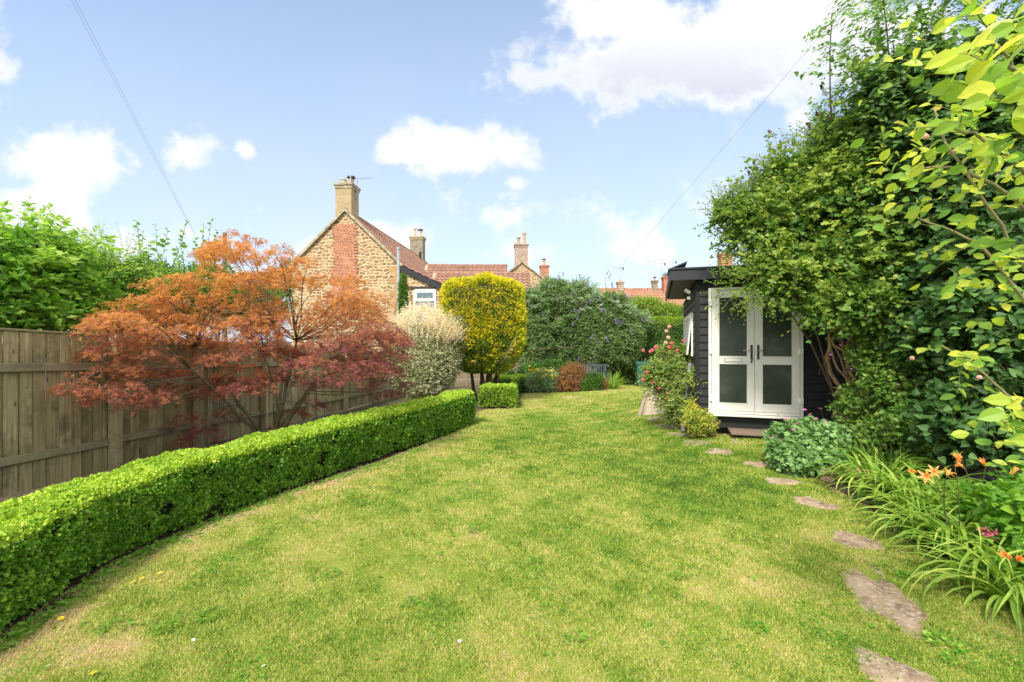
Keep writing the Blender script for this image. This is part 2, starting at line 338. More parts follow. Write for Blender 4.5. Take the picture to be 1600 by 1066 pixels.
c = ramp(nt, nz(nt, 9, 8, .75), [(.25, (.035, .022, .013)), (.5, (.085, .055, .032)), (.7, (.16, .11, .07))])
c = mixc(nt, nd(nt, 'ShaderNodeMapRange', {0: nz(nt, .8, 4), 1: .45, 2: .7, 3: 0, 4: .5}).outputs[0], c, (.06, .09, .02))
nt.links.new(c, b.inputs['Base Color']); b.inputs['Roughness'].default_value = .95; bump(nt, b, nz(nt, 30, 8, .75), 1, .03)

# ------------------------------------------------------------------ ground and lawn
def lin(xs, a, b, n): return np.linspace(a, b, n)
gx = np.concatenate([[-900, -300, -120, -60, -30, -18, -12], np.linspace(-8, 8, 108), [12, 18, 30, 60, 120, 300, 900]])
gy = np.concatenate([[-600, -200, -60, -20, -6, -1], np.linspace(0, 24, 120), [28, 36, 50, 80, 140, 300, 1200]])
XX, YY = np.meshgrid(gx, gy); ZZ = G(XX, YY)-.012
o = MB().grid(np.stack([XX, YY, ZZ], -1)).build('ground', M_soil, smooth=True); tag(o, kind='structure')
LB = np.array([(-2, -3.0), (2.0, -2.93), (2.66, -2.9), (3.5, -3.05), (4.2, -2.98), (5.0, -2.72), (5.8, -2.33), (7, -1.78), (8.5, -1.3), (9.5, -.97), (10.2, -.80), (10.6, -.8), (12, -.85), (12.5, -.6), (12.8, .22), (14, .3), (15.4, .35), (16.7, .5), (17.0, 1.6), (17.25, 3.3), (18.6, 3.9), (20.6, 4.2)])
PE = [gp(*q) for q in ((1003, 651), (1006, 640), (1010, 625), (1014, 612), (1018, 603))]
RB = np.array([(-2, 3.0), (1.8, 3.05), (2.85, 3.15), (3.45, 3.22), (4.6, 3.42), (5.3, 3.4), (6.3, 3.62), (7.1, 3.9), (7.5, 3.45), (8.2, 3.05), (PE[0][1]-.25, PE[0][0]+.5), (PE[0][1]-.02, PE[0][0]+.3)]+[(b_, a_) for a_, b_ in PE]+[(21.5, PE[-1][0]+.2)])
def lft(y): return np.interp(y, LB[:, 0], LB[:, 1])
def rgt(y): return np.interp(y, RB[:, 0], RB[:, 1])
def dryness(x, y):
    P = np.stack([x, y*.8, 0*x], -1)
    d = .445+.07*fn(P, 1.1, 3)+.08*fn(P, 3.0, 4)+.12*fn(P, 8, 5)+.11*fn(P, 19, 6)+.10*fn(P, 43, 7)+.35*np.clip(fn(P, 4.3, 51)-.72, 0, 1)
    d -= .30*np.exp(-((x-2.3)/.8)**2-((y-6.0)/2.0)**2)            # lush strip by the stones
    d -= .22*np.exp(-((x-.6)/1.0)**2-((y-9.0)/2.5)**2)
    d += .16*np.exp(-((x-1.9)/.4)**2-((y-3.8)/.45)**2)+.2*np.exp(-((x-1.75)/.25)**2-((y-3.2)/.2)**2)
    d += .16*np.exp(-((x-lft(y)-.35)/.35)**2)+.5*np.exp(-((x-lft(y)-.12)/.14)**2)*(fn(P, 4, 9) > -.2)*(y < 9)+.35*np.exp(-((x+2.25)/.35)**2-((y-2.55)/.12)**2)                       # worn strip along the hedge
    d += .10*np.exp(-((y-11)/3)**2)*S01((2.5-x)/1.5)
    return d-.03
ly = np.concatenate([np.linspace(-1, 12, 200), np.linspace(12.1, 20.5, 70)]); t = np.linspace(0, 1, 130)
Lx = (lft(ly)+.03*np.sin(ly*7)+.02*np.sin(ly*17))[:, None]*(1-t)+(rgt(ly)+.03*np.sin(ly*6)+.02*np.sin(ly*19))[:, None]*t; Ly = np.repeat(ly[:, None], 130, 1)
mb = MB().grid(np.stack([Lx, Ly, G(Lx, Ly)+.004], -1), att=dryness(Lx.ravel(), Ly.ravel()))
o = mb.build('lawn', M_lawn, smooth=True, att='dry'); tag(o, kind='structure')

STONES = [(1026, 655, 28, 7, .02), (1041, 667, 40, 8, .02), (1062, 680, 38, 7, .03), (1087, 692, 50, 9, .03), (1122, 706, 48, 9, .04), (1182, 726, 42, 9, .1), (1221, 752, 58, 12, .1), (1272, 788, 74, 20, .18), (1338, 846, 96, 22, .22), (1386, 938, 132, 80, .66), (1404, 1058, 150, 52, .42)]
stone_c = [gp(s_[0], s_[1]) for s_ in STONES]
def stone_r(i, th):      # outline radius by angle, the same for the slab and for the turf around it
    r_ = np.random.default_rng(500+i); c_, s_ = np.cos(th), np.sin(th); o_ = (np.abs(c_)**2.6+np.abs(s_)**2.6)**(-1/2.6)
    for f_, a_ in ((2, .06), (3, .10), (5, .07), (8, .05), (13, .035), (21, .02)): o_ = o_*(1+a_*np.sin(th*f_+r_.uniform(0, 6.3)))
    return o_
NB = 760000
iy = rng.uniform(1/20.5, 1/1.75, NB); by = 1/iy; bt = rng.uniform(0, 1, NB)
bx = (lft(by)-.06)*(1-bt)+(rgt(by)+.06)*bt
keep = np.abs(bx) < by*1.17+.3
# worn soil spots by the near hedge, and no blades on the stones
def sp_mask(x, y): return (fn(np.stack([x, y, 0*x], -1), 5, 21)*.16+np.clip((x-lft(y))/.42, 0, 3)) > .42+.0*x
keep &= (sp_mask(bx, by) | (rng.uniform(0, 1, NB) < .25) | (by > 7))
qx = 800+bx/by*F; qy = HY+(EYE-G(bx, by))/by*F; wob_ = fn(np.stack([bx, by, 0*bx], -1), 14, 5)
for i, st in enumerate(STONES):
    dx_ = (qx-st[0])/(st[2]/2); dy_ = (qy-st[1]-(qx-st[0])*st[4])/(st[3]/2)
    keep &= np.hypot(dx_, dy_)/stone_r(i, np.arctan2(dy_, dx_)) > (.98 if i < 7 else .84)+.16*wob_+rng.normal(0, .05, len(bx))
bx, by = bx[keep], by[keep]; n = len(bx)
sc = np.clip(by/3.0, .75, 4)**.75
h = (.009+.013*rng.uniform(0, 1, n)**1.5)*sc**.55*(1+.35*fn(np.stack([bx, by, 0*bx], -1), 2.2, 8)+.45*fn(np.stack([bx, by, 0*bx], -1), 26, 18)); w = .0026*sc
az = rng.uniform(0, 6.283, n); ln = rng.uniform(.2, 1.5, n)*h
z0 = G(bx, by)+.003
a2 = rng.uniform(0, 6.283, n)
B0 = np.stack([bx, by, z0], -1); sd_ = np.stack([np.cos(a2), np.sin(a2), 0*bx], -1)*w[:, None]
tip = B0+np.stack([np.cos(az)*ln, np.sin(az)*ln, h], -1)
Vg = np.stack([B0-sd_, B0+sd_, tip], 1).reshape(-1, 3)
dv = np.repeat(dryness(bx, by), 3)
o = MB().add(Vg, np.arange(3*n).reshape(-1, 3), 0, dv).build('grass', M_grass, att='dry'); tag(o, 'short mown lawn grass with straw coloured patches', 'grass', kind='stuff')

# ------------------------------------------------------------------ foliage tools
def T(v, *f): return np.array(v, float), [np.array(x) for x in f]
L_LEAF = T([(0, 0, 0), (.42, -.25, .06), (1, 0, -.06), (.42, .25, .06)], [[0, 1, 2], [0, 2, 3]])
L_NARROW = T([(0, 0, 0), (.45, -.11, .02), (1, 0, -.1), (.45, .11, .02)], [[0, 1, 2], [0, 2, 3]])
L_ROUND = T([(0, 0, 0), (.2, -.33, .07), (.65, -.36, .07), (1, 0, -.05), (.65, .36, .07), (.2, .33, .07)], [[0, 1, 2, 3], [0, 3, 4, 5]])
L_HEART = T([(0, 0, 0), (-.08, -.2, .04), (.08, -.42, .08), (.45, -.36, .06), (1, 0, -.1), (.45, .36, .06), (.08, .42, .08), (-.08, .2, .04)], [[0, 1, 2, 3, 4], [0, 4, 5, 6, 7]])
L_OVAL = T([(0, 0, 0), (.12, -.16, .05), (.4, -.31, .09), (.72, -.24, .05), (1, 0, -.08), (.72, .24, .05), (.4, .31, .09), (.12, .16, .05), (.35, 0, 0), (.7, 0, -.02)],
           [[0, 1, 2, 8], [8, 2, 3, 9], [0, 8, 6, 7], [8, 9, 5, 6]], [[9, 3, 4], [9, 4, 5]])
L_LOBE = T([(.35, 0, .06), (0, 0, 0), (.05, -.3, 0), (.35, -.5, -.04), (.48, -.24, .03), (.78, -.26, 0), (1, 0, -.06), (.78, .26, 0), (.48, .24, .03), (.35, .5, -.04), (.05, .3, 0)],
           [[0, 1, 2, 3], [0, 3, 4, 5], [0, 5, 6, 7], [0, 7, 8, 9], [0, 9, 10, 1]])
def palm(n, spread, w, cup=-.06):
    v = [(0, 0, 0)]; f = []
    for i in range(n):
        a = -spread+2*spread*i/(n-1); l = 1-.35*abs(a)/spread; c, s = math.cos(a), math.sin(a); k = len(v)
        v += [(l*.45*c+w*s, l*.45*s-w*c, .02), (l*c, l*s, cup), (l*.45*c-w*s, l*.45*s+w*c, .02)]; f.append([0, k, k+1, k+2])
    return np.array(v, float), [np.array(f)]
L_MAPLE = palm(5, 1.75, .085, -.12); L_FROND = palm(3, .65, .10, .02); L_STAR = palm(5, 2.2, .16, 0); L_GER = palm(5, 2.3, .26, .03)
def scatter(mb, tpl, P, D, Nn, S, mi=0, att=None):
    tv, tf = tpl; n = len(P); k = len(tv)
    D = unit(D); Yv = unit(np.cross(Nn, D)); Z = np.cross(D, Yv)
    V_ = P[:, None]+S[:, None, None]*(tv[None, :, 0:1]*D[:, None]+tv[None, :, 1:2]*Yv[:, None]+tv[None, :, 2:3]*Z[:, None])
    off = (np.arange(n)*k)[:, None, None]
    mb.add(V_.reshape(-1, 3), [(off+f[None]).reshape(-1, f.shape[1]) for f in tf], mi, None if att is None else np.repeat(att, k))
def sprays(mb, tpl, O, D, L, per, size, r, droop=.15, mi=0, flat=.0, spread=.9, twig=None, tw_r=.003, att=None, up=.5, tmin=.1, jit=.0, bias=(0, -.22, 0)):
    """twigs with leaves along them"""
    n = len(O); D = unit(D)
    t_ = np.tile(np.linspace(tmin, 1, per), (n, 1))+r.uniform(-.05, .05, (n, per)); sg = np.tile(np.where(np.arange(per) % 2, 1., -1.), (n, 1))
    Ls = np.broadcast_to(np.asarray(L, float), (n,))
    g = np.array([0, 0, -1.0])
    P = O[:, None]+D[:, None]*(Ls[:, None]*t_)[..., None]+g*(droop*Ls[:, None]*t_**2)[..., None]
    sidev = unit(np.cross(D, np.array([0, 0, 1.0])+r.normal(0, .3+flat*0, (n, 3))))
    ld = D[:, None]*(1-spread*.6)+sidev[:, None]*(sg*spread)[..., None]+r.normal(0, .28*(1-flat), (n, per, 3))+g*droop*.5
    nn = np.array([0, 0, up])+np.array(bias)+r.normal(0, .68*(1-flat)+.05, (n, per, 3))+D[:, None]*(.35*(1-flat))
    if jit: P = P+r.normal(0, jit, P.shape)
    s = size*r.uniform(.65, 1.25, (n, per))*(1-.25*t_)
    scatter(mb, tpl, P.reshape(-1, 3), ld.reshape(-1, 3), nn.reshape(-1, 3), s.ravel(), mi, None if att is None else np.repeat(att, per))
    if twig is not None:
        A = O; Bm = O+D*(Ls*.55)[:, None]+g*(droop*Ls*.3)[:, None]; C_ = O+D*Ls[:, None]+g*(droop*Ls)[:, None]
        x = sidev*tw_r; y = unit(np.cross(D, sidev))*tw_r
        Vt = np.stack([A+x, A-x*.5+y, A-x*.5-y, Bm+x*.8, Bm-x*.4+y*.8, Bm-x*.4-y*.8, C_], 1)
        k = (np.arange(n)*7)[:, None, None]
        q = np.array([[0, 1, 4, 3], [1, 2, 5, 4], [2, 0, 3, 5]]); tr_ = np.array([[3, 4, 6], [4, 5, 6], [5, 3, 6]])
        twig.add(Vt.reshape(-1, 3), [(k+q).reshape(-1, 4), (k+tr_).reshape(-1, 3)])
def B(px, py, Y, rpx, rpy, ry): c = W(px, py, Y); return (c[0], c[1], c[2], rpx/F*Y, ry, rpy/F*Y)
def crown(blobs, n, r, shell=.18, lump=.16, f=2.2, back=.35, deep=.78):
    bl = np.array(blobs, float); wgt = bl[:, 3]*bl[:, 5]+bl[:, 3]*bl[:, 4]; wgt /= wgt.sum()
    P = []; Q = []; tot = 0
    while tot < n:
        m2 = int(n*1.6)+50; bi = r.choice(len(bl), m2, p=wgt); d = unit(r.normal(size=(m2, 3)))
        c = bl[bi, :3]; ra = bl[bi, 3:]
        rad = 1-np.abs(r.normal(0, shell, m2)); rad = np.clip(rad, .2, 1.05)
        p0 = c+d*ra
        rad = rad*(1+lump*fn(p0, f, 11)+.5*lump*fn(p0, f*2.7, 12))
        p = c+d*ra*rad[:, None]; nn = unit(d/ra)
        ok = np.ones(m2, bool)
        for i in range(len(bl)):
            q = np.linalg.norm((p-bl[i, :3])/bl[i, 3:], axis=1); ok &= (q > deep) | (bi == i)
        ok &= (nn[:, 1] < .3) | (r.uniform(0, 1, m2) < back)
        P.append(p[ok]); Q.append(nn[ok]); tot += ok.sum()
    return np.concatenate(P)[:n], np.concatenate(Q)[:n]
def limb(mb, a, b_, r0, r1, r, wob=.08, n=7, bow=.12, sides=6):
    a = np.array(a, float); b_ = np.array(b_, float); L_ = np.linalg.norm(b_-a); t_ = np.linspace(0, 1, n)[:, None]
    off = r.normal(0, 1, 3)*bow*L_; w_ = np.cumsum(r.normal(0, wob*L_/n, (n, 3)), 0)
    w_ -= t_*w_[-1]; w_[0] = 0
    P = a*(1-t_)+b_*t_+off*(4*t_*(1-t_))*.5+w_; P[:, 2] += (bow*.6*L_*4*t_*(1-t_))[:, 0]*0.4
    mb.tube(P, np.linspace(r0, r1, n), sides); return P
def shrub(name, label, cat, base, blobs, tpl, lsize, leafm, nspray, per=7, sl=.3, twm=M_bark, seed=1, nl=8, r0=.03, droop=.15, shell=.2, lump=.16, f=2.2, group=None,
          stem='stem', inner=.35, upd=.35, spread=.9, core=True, back=.35, limbsz=None, tw_r=.003, att=None, leafname='foliage', ncore=1.0, deep=.78, up=.5, bias=(0, -.22, 0)):
    r = np.random.default_rng(seed); root = thing(name, label, cat, base, group)
    mb = MB(); tw = MB()
    P, Nn = crown(blobs, nspray, r, shell, lump, f, back, deep)
    D = Nn+r.normal(0, .45, P.shape)+np.array([0, 0, upd]); slv = sl*r.uniform(.5, 1.3, len(P))
    sprays(mb, tpl, P-unit(D)*(slv*.6)[:, None], D, slv, per, lsize, r, droop, twig=tw, spread=spread, tw_r=tw_r, up=up, bias=bias)
    if inner:
        bl2 = [(*b_[:3], b_[3]*.72, b_[4]*.72, b_[5]*.72) for b_ in blobs]
        P2, N2 = crown(bl2, int(nspray*per*inner*.5), r, .25, .2, f, .5, .5)
        scatter(mb, tpl, P2, N2+r.normal(0, .8, P2.shape), r.normal(0, 1, P2.shape)+N2, np.full(len(P2), lsize*2.0)*r.uniform(.7, 1.2, len(P2)))
    bl = np.array(blobs)
    for i in range(nl):
        b_ = bl[r.integers(len(bl))] if limbsz is None else bl[i % len(bl)]
        e = b_[:3]+r.normal(0, .38, 3)*b_[3:]
        s0 = np.array(base, float)+np.array([r.normal(0, r0*1.2), r.normal(0, r0*1.2), -.03]); Pl = limb(tw, s0, e, r0*r.uniform(.6, 1), r0*.2, r)
        for _ in range(3):
            k = r.integers(3, 6); limb(tw, Pl[k], Pl[k]+(e-Pl[k])*.5+r.normal(0, .45, 3)*b_[3:], r0*.35, r0*.1, r, n=5, sides=5)
    tw.build(stem, twm, root); mb.build(leafname, leafm, root)
    return root

def shoots(root, blobs, n, L_, per, tpl, size, leafm, seed, dirv=(0, 0, .8), droop=.15, nz_=.0, name='shoot_leaves', twm=None, tw_r=.003):
    r = np.random.default_rng(seed); P, Nn = crown(blobs, n*2, r, .06, .2, 2.2, .3); k = Nn[:, 2] > nz_; P, Nn = P[k][:n], Nn[k][:n]
    mb = MB(); tw = MB(); sprays(mb, tpl, P-.08*Nn, Nn*.8+np.array(dirv)+r.normal(0, .3, P.shape), L_*r.uniform(.5, 1.3, len(P)), per, size, r, droop, twig=tw, tw_r=tw_r)
    mb.build(name, leafm, root); tw.build('shoot_stems', twm or M_twig, root)
# ------------------------------------------------------------------ box hedges
def hedge(label, path, w, h, nleaf, ls, seed, topm=True, z0=None, pr=None):
    r = np.random.default_rng(seed); path = np.array(path, float)
    seg = np.linalg.norm(np.diff(path, axis=0), axis=1); cs = np.concatenate([[0], np.cumsum(seg)]); L_ = cs[-1]
    root = thing('box_hedge', label, 'hedge', (path[0, 0], path[0, 1], float(G(path[0, 0], path[0, 1]))), 'clipped box hedges edging the lawn')
    def at(s_):
        x = np.interp(s_, cs, path[:, 0]); y = np.interp(s_, cs, path[:, 1])
        x2 = np.interp(s_+.15, cs, path[:, 0]); x1 = np.interp(s_-.15, cs, path[:, 0]); y2 = np.interp(s_+.15, cs, path[:, 1]); y1 = np.interp(s_-.15, cs, path[:, 1])
        tx = np.stack([x2-x1, y2-y1, 0*x], -1); return np.stack([x, y, G(x, y)], -1), unit(tx)
    # denser where nearer to the camera
    wt_ = w+2*h; n = nleaf
    s_ = r.uniform(0, 1, n*3)*L_; c, tt = at(s_); dist = np.linalg.norm(c[:, :2], axis=1)
    k = r.uniform(0, 1, n*3) < np.clip((3.2/dist)**1.1, 0, 1); s_ = s_[k][:n]; c = c[k][:n]; tt = tt[k][:n]; n = len(s_); dist = dist[k][:n]
    q = r.uniform(0, wt_, n); u = np.zeros(n); z = np.zeros(n); N_ = np.zeros((n, 3)); nr = np.cross(tt, [0, 0, 1.0])  # right hand normal
    A_ = q < h; Bq = q > h+w; Cq = ~(A_ | Bq)
    u[A_] = 1; z[A_] = q[A_]/h; N_[A_] = nr[A_]; u[Bq] = -1; z[Bq] = (q[Bq]-h-w)/h; N_[Bq] = -nr[Bq]; u[Cq] = (q[Cq]-h)/w*2-1; z[Cq] = 1; N_[Cq] = [0, 0, 1]
    # end caps
    ec = r.uniform(0, 1, n) < (wt_*0+.9*w/(L_+.9*w)); en = r.uniform(0, 1, n) < .5
    e0, t0 = at(np.array([0.0, L_]))
    idx = np.where(ec)[0]
    u[idx] = r.uniform(-1, 1, len(idx)); z[idx] = r.uniform(0, 1, len(idx)); ei = en[idx].astype(int)
    c[idx] = e0[ei]; tt[idx] = t0[ei]; N_[idx] = t0[ei]*np.where(ei == 1, 1, -1)[:, None]; nr = np.cross(tt, [0, 0, 1.0]); dist[idx] = np.linalg.norm(c[idx, :2], axis=1)
    cz = np.clip((z-.8)/.2, 0, 1)*np.clip((np.abs(u)-.75)/.25, 0, 1)
    N_ = unit(N_+cz[:, None]*(nr*np.sign(u)[:, None]+np.array([0, 0, 1.0])))
    hh_ = h*(1+.32*np.clip((dist-3.5)/6.5, 0, 1)) if L_ > 5 else h+0*dist
    P = c+nr*(u*w/2)[:, None]+np.array([0, 0, 1.0])*(z*hh_)[:, None]
    P += np.array([0, 0, 1.0])*np.zeros((n, 1))
    disp = .022*fn(P, 4, 31)+.020*fn(P, 12, 32)+.018*fn(P, 32, 33)-.05*cz-np.abs(r.normal(0, .024, n))
    # the foot pulls in, and gaps thin it out
    low = np.clip((.22-z)/.22, 0, 1); disp -= .035*low*(1+fn(P, 5, 77))
    P = P+N_*disp[:, None]
    kk = (z > .05) & (r.uniform(0, 1, n) > low*.1) & (fn(P, 55, 35)+.6*fn(P, 23, 36) > -.42-.5*(z > .93)+r.normal(0, .2, n)); P, N_, z, Cq, dist, cz = P[kk], N_[kk], z[kk], Cq[kk] | (z[kk] > .93), dist[kk], cz[kk]
    n = len(P); D = N_*.6+r.normal(0, .55, (n, 3))+np.array([0, 0, .25]); S_ = ls*r.uniform(.7, 1.3, n)*np.clip(dist/3.2, 1, 4)**.62
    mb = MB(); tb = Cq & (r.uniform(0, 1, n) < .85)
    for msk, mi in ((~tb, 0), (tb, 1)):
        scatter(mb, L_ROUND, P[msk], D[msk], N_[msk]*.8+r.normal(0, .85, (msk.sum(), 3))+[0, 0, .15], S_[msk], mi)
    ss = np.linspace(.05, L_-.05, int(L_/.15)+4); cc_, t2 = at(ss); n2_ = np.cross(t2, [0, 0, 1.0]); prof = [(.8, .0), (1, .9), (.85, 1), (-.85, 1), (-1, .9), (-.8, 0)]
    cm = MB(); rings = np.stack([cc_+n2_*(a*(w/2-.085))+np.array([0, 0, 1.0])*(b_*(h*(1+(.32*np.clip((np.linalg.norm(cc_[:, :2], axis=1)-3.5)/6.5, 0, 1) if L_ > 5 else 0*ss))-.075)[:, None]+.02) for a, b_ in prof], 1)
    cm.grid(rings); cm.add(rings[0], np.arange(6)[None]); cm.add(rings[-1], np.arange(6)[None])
    cm.build('twigs', M_core, root); mb.build('foliage', [M_box, M_boxt], root)  # solid core added inside the hedge, blocks light and darkens the leaf gaps
    return root
hedge('long low clipped box hedge curving along the left edge of the lawn', [(-3.25, 1.2), (-3.2, 2.0), (-3.21, 2.7), (-3.38, 3.5), (-3.30, 4.2), (-3.0, 5.1), (-2.62, 6.1), (-2.12, 7.4), (-1.55, 8.8), (-1.10, 10.2)], .56, .54, 300000, .019, 41)
hedge('small square clipped box hedge block in front of the golden conifer stems', [(-.40, 12.75), (-.38, 13.75)], 1.05, .60, 26000, .015, 42)
hedge('far short box hedge between the block hedge and the yellow flowers', [(.55, 17.9), (-.1, 17.3), (-.35, 15.9)], .8, .62, 18000, .018, 43)

# ------------------------------------------------------------------ left fence
M_fence = woodmat('weathered_fence_board', (.17, .135, .06), (.38, .315, .155), (.62, .54, .33), True, (.29, .26, .12))
M_rail = woodmat('weathered_fence_rail', (.20, .165, .09), (.40, .34, .21), (.60, .54, .38), False, (.27, .26, .11))
M_post = woodmat('pale_fence_post', (.33, .27, .14), (.52, .44, .27), (.66, .58, .40), True, (.34, .31, .15))
def fx(y): return -5.30+.05*(y-4.77)
def fz(y): return .04-.043*(y-4.77)
fyl = [2.2, 4.25, 6.05, 7.54, 9.38, 11.2, 13.4, 15.8, 19.0]
root = thing('wooden_fence', 'tall weathered close board timber fence with rails and posts running down the left side', 'fence', (fx(2.2), 2.2, fz(2.2)))
for i in range(len(fyl)-1):
    y0, y1 = fyl[i], fyl[i+1]; bd = MB(); y = y0; step = random.uniform(-.012, .012)
    while y < y1-.01:
        bw = .142+random.uniform(-.012, .012); yc = min(y+bw/2, y1); hh = 1.74+random.uniform(-.006, .006)
        bd.box((fx(yc)-.045+random.uniform(-.005, .005), yc, fz(yc)+hh/2+.03+step), (.016, bw-.015, hh), rot=(random.uniform(-.003, .003), 0, -.05+random.uniform(-.02, .02))); bd.box((fx(yc)-.10, yc+bw/2, fz(yc)+hh/2+.03+step), (.014, .10, hh-.01)); y += bw
    bd.build('board_panel', M_fence, root)
    for zr, th in ((.40, .085), (1.385, .09)):
        MB().beam((fx(y0+.05)-.012, y0+.05, fz(y0)+zr+step), (fx(y1-.05)-.012, y1-.05, fz(y1)+zr+step), .045, th).build('rail', M_rail, root, bevel=.004)
    MB().beam((fx(y0)-.045, y0+.003, fz(y0)+1.79+step), (fx(y1)-.045, y1-.003, fz(y1)+1.79+step), .055, .022).build('capping', M_rail, root, bevel=.003)
for y in fyl:
    MB().box((fx(y)+.03, y, fz(y)+.895), (.11, .11, 1.81), rz=.05, taper=.0).build('post', M_post, root, bevel=.006)
# the overlap panel fence past the dappled willow
M_lap = woodmat('lap_panel_wood', (.22, .17, .10), (.36, .30, .20), (.48, .42, .30), False)
root = thing('lap_fence', 'grey brown overlap panel fence behind the golden conifer stems', 'fence', (-4.4, 19.6, -.6))
for i, (a, b_) in enumerate((((-4.5, 19.2), (-2.65, 20.1)), ((-2.6, 20.1), (-.75, 21.0)), ((-.7, 21.0), (1.2, 21.9)))):
    m2 = MB()
    for k in range(13):
        z = -.5+.13*k
        m2.beam((a[0], a[1]-.01*(k % 2), z), (b_[0], b_[1]-.01*(k % 2), z+random.uniform(-.01, .01)), .012, .142)
    m2.build('lap_panel', M_lap, root)
    for t_ in (.0, .33, .66, 1):
        MB().box((a[0]+(b_[0]-a[0])*t_, a[1]+(b_[1]-a[1])*t_-.03, .30), (.04, .03, 1.7)).build('batten', M_lap, root)
    MB().box((b_[0]+.03, b_[1]-.02, .25), (.10, .10, 1.95)).build('post', M_post, root)

# ------------------------------------------------------------------ japanese maple
r = np.random.default_rng(5)
mbase = np.array([-4.15, 8.0, float(G(-4.15, 8.0))])
root = thing('japanese_maple', 'spreading Japanese maple with orange top and purple red lower leaves in front of the fence', 'tree', mbase)
topx = [85, 130, 160, 200, 250, 300, 340, 360, 420, 480, 540, 580, 615, 640]; topy = [585, 560, 495, 465, 435, 405, 380, 368, 378, 398, 418, 470, 500, 560]
botx = [85, 130, 200, 300, 400, 500, 560, 625, 640]; boty = [610, 600, 590, 600, 610, 600, 590, 560, 560]
pads = []
tries = 0
while len(pads) < 135 and tries < 20000:
    tries += 1
    px = r.uniform(165, 618); tY = np.interp(px, topx, topy); bY = np.interp(px, botx, boty); py = tY+10+(bY-tY-14)*r.uniform(0, 1)**1.15
    if px < 290 and py > 545 and r.uniform() < .7: continue
    Y = r.uniform(6.6, 9.3) if px > 200 else r.uniform(5.4, 7.4); p = W(px, py, Y)
    if p[2] < 2.02 and p[0] < fx(Y)+.35: Y = min(Y, 3520/(800-px)); p = W(px, py, Y)
    if min([np.linalg.norm((p-q[0])*np.array([1, .55, 1.9])) for q in pads], default=9) < .24: continue
    pads.append((p, r.uniform(.22, .42)))
for px, py, Y, rr in [(110, 600, 5.2, .13), (140, 606, 5.3, .18), (175, 612, 5.5, .22), (215, 620, 5.8, .25), (250, 612, 5.9, .22), (200, 598, 5.6, .22), (300, 650, 6.9, .2), (325, 668, 7.0, .24), (290, 685, 6.9, .16), (350, 690, 7.2, .16), (455, 640, 8.2, .25),
                      (485, 628, 8.4, .2), (430, 665, 8, .16), (575, 603, 8.6, .2), (605, 612, 8.8, .26), (635, 597, 8.7, .16), (590, 592, 8.5, .2), (380, 600, 7.6, .3), (330, 610, 7.2, .25), (275, 600, 6.6, .25),
                      (345, 375, 8, .2), (372, 362, 8, .15), (400, 372, 8.2, .18), (325, 392, 8, .2), (440, 385, 8.3, .2), (360, 640, 7.4, .2), (240, 440, 7.0, .22), (185, 485, 6.4, .2), (155, 500, 6.2, .15)]:
    pads.append((W(px, py, Y), rr))
mb = MB(); tw = MB()
for p, rr in pads:
    k = int(38*(rr/.35)**2)+10
    a = r.uniform(0, 6.28, k); q = np.sqrt(r.uniform(0, 1, k))*rr
    out = unit(np.array([p[0]-mbase[0], p[1]-mbase[1], 0])+1e-3)
    O = p+np.stack([np.cos(a)*q, np.sin(a)*q*.9, -.45*q**2/rr+r.normal(0, .03, k)], -1)
    D = np.stack([np.cos(a), np.sin(a), r.normal(-.05, .25, k)], -1)*.8+out
    hv = np.clip((O[:, 2]-.65)/2.1+r.normal(0, .13, k)+r.normal(0, .10)+.03-.34*np.clip((p[0]+4.2)/2, 0, 1)*(p[2] < 2.0), 0, 1)
    sprays(mb, L_MAPLE, O, D, np.full(k, .13), 6, .058, r, .3, twig=tw, tw_r=.0016, flat=.3, att=hv, up=1.0, jit=.02)
tw.build('twig', M_barkr, root)
mb.build('foliage', M_maple, root, att='hue')
tb = MB(); stems = []
for tgt, r0 in [((-4.9, 7.2, 1.6), .035), ((-3.6, 7.7, 1.7), .032), ((-4.3, 8.3, 2.0), .04), ((-3.2, 8.6, 1.5), .03), ((-4.6, 6.6, 1.3), .03), ((-2.9, 8.2, 1.25), .026), ((-3.9, 7.2, 1.5), .028)]:
    stems.append(limb(tb, mbase+r.normal(0, .05, 3)*[1, 1, 0], tgt, r0, r0*.5, r, .12, 9, .1, 8))
tb.build('trunk', M_barkg, root, smooth=True)
br_ = MB(); ends = np.concatenate([s_[4:] for s_ in stems])
for p, rr in pads:
    d = np.linalg.norm((ends-p)*[1, 1, 1.3], axis=1)+np.where(ends[:, 2] > p[2]+.1, .8, 0); j = int(np.argmin(d)); limb(br_, ends[j], p+np.array([0, 0, -.04]), .011, .004, r, .1, 6, .12, 5)
br_.build('branch', M_barkg, root, smooth=True)

# ------------------------------------------------------------------ dappled willow, golden conifer, columnar conifer
wb = (-2.62, 13.6, float(G(-2.6, 13.6)))
blobs = [B(663, 560, 13.6, 60, 55, 1.0), B(634, 572, 13.5, 36, 38, .7), B(692, 555, 13.7, 34, 50, .75), B(664, 592, 13.5, 50, 30, .8)]
root = shrub('dappled_willow', 'rounded dappled willow bush with cream and pink shoots between maple and golden conifer', 'shrub', wb, blobs, L_LEAF, .055, M_wilg, 3800, 9, .26, M_bark, 51, 10, .03, .05, .12, .10, stem='stem')
mb = MB(); tw = MB(); r = np.random.default_rng(52)
P, Nn = crown([B(663, 542, 13.6, 66, 54, 1.15)], 3000, r, .05, .12, 3, .5)
k = (Nn[:, 2] > .12+r.normal(0, .15, len(P))); P, Nn = P[k], Nn[k]; D = Nn*.7+np.array([0, 0, .9])+r.normal(0, .25, P.shape)
sprays(mb, L_LEAF, P-.05*Nn, D, r.uniform(.2, .5, len(P)), 12, .052, r, 0, twig=tw, tw_r=.0012, spread=.6)
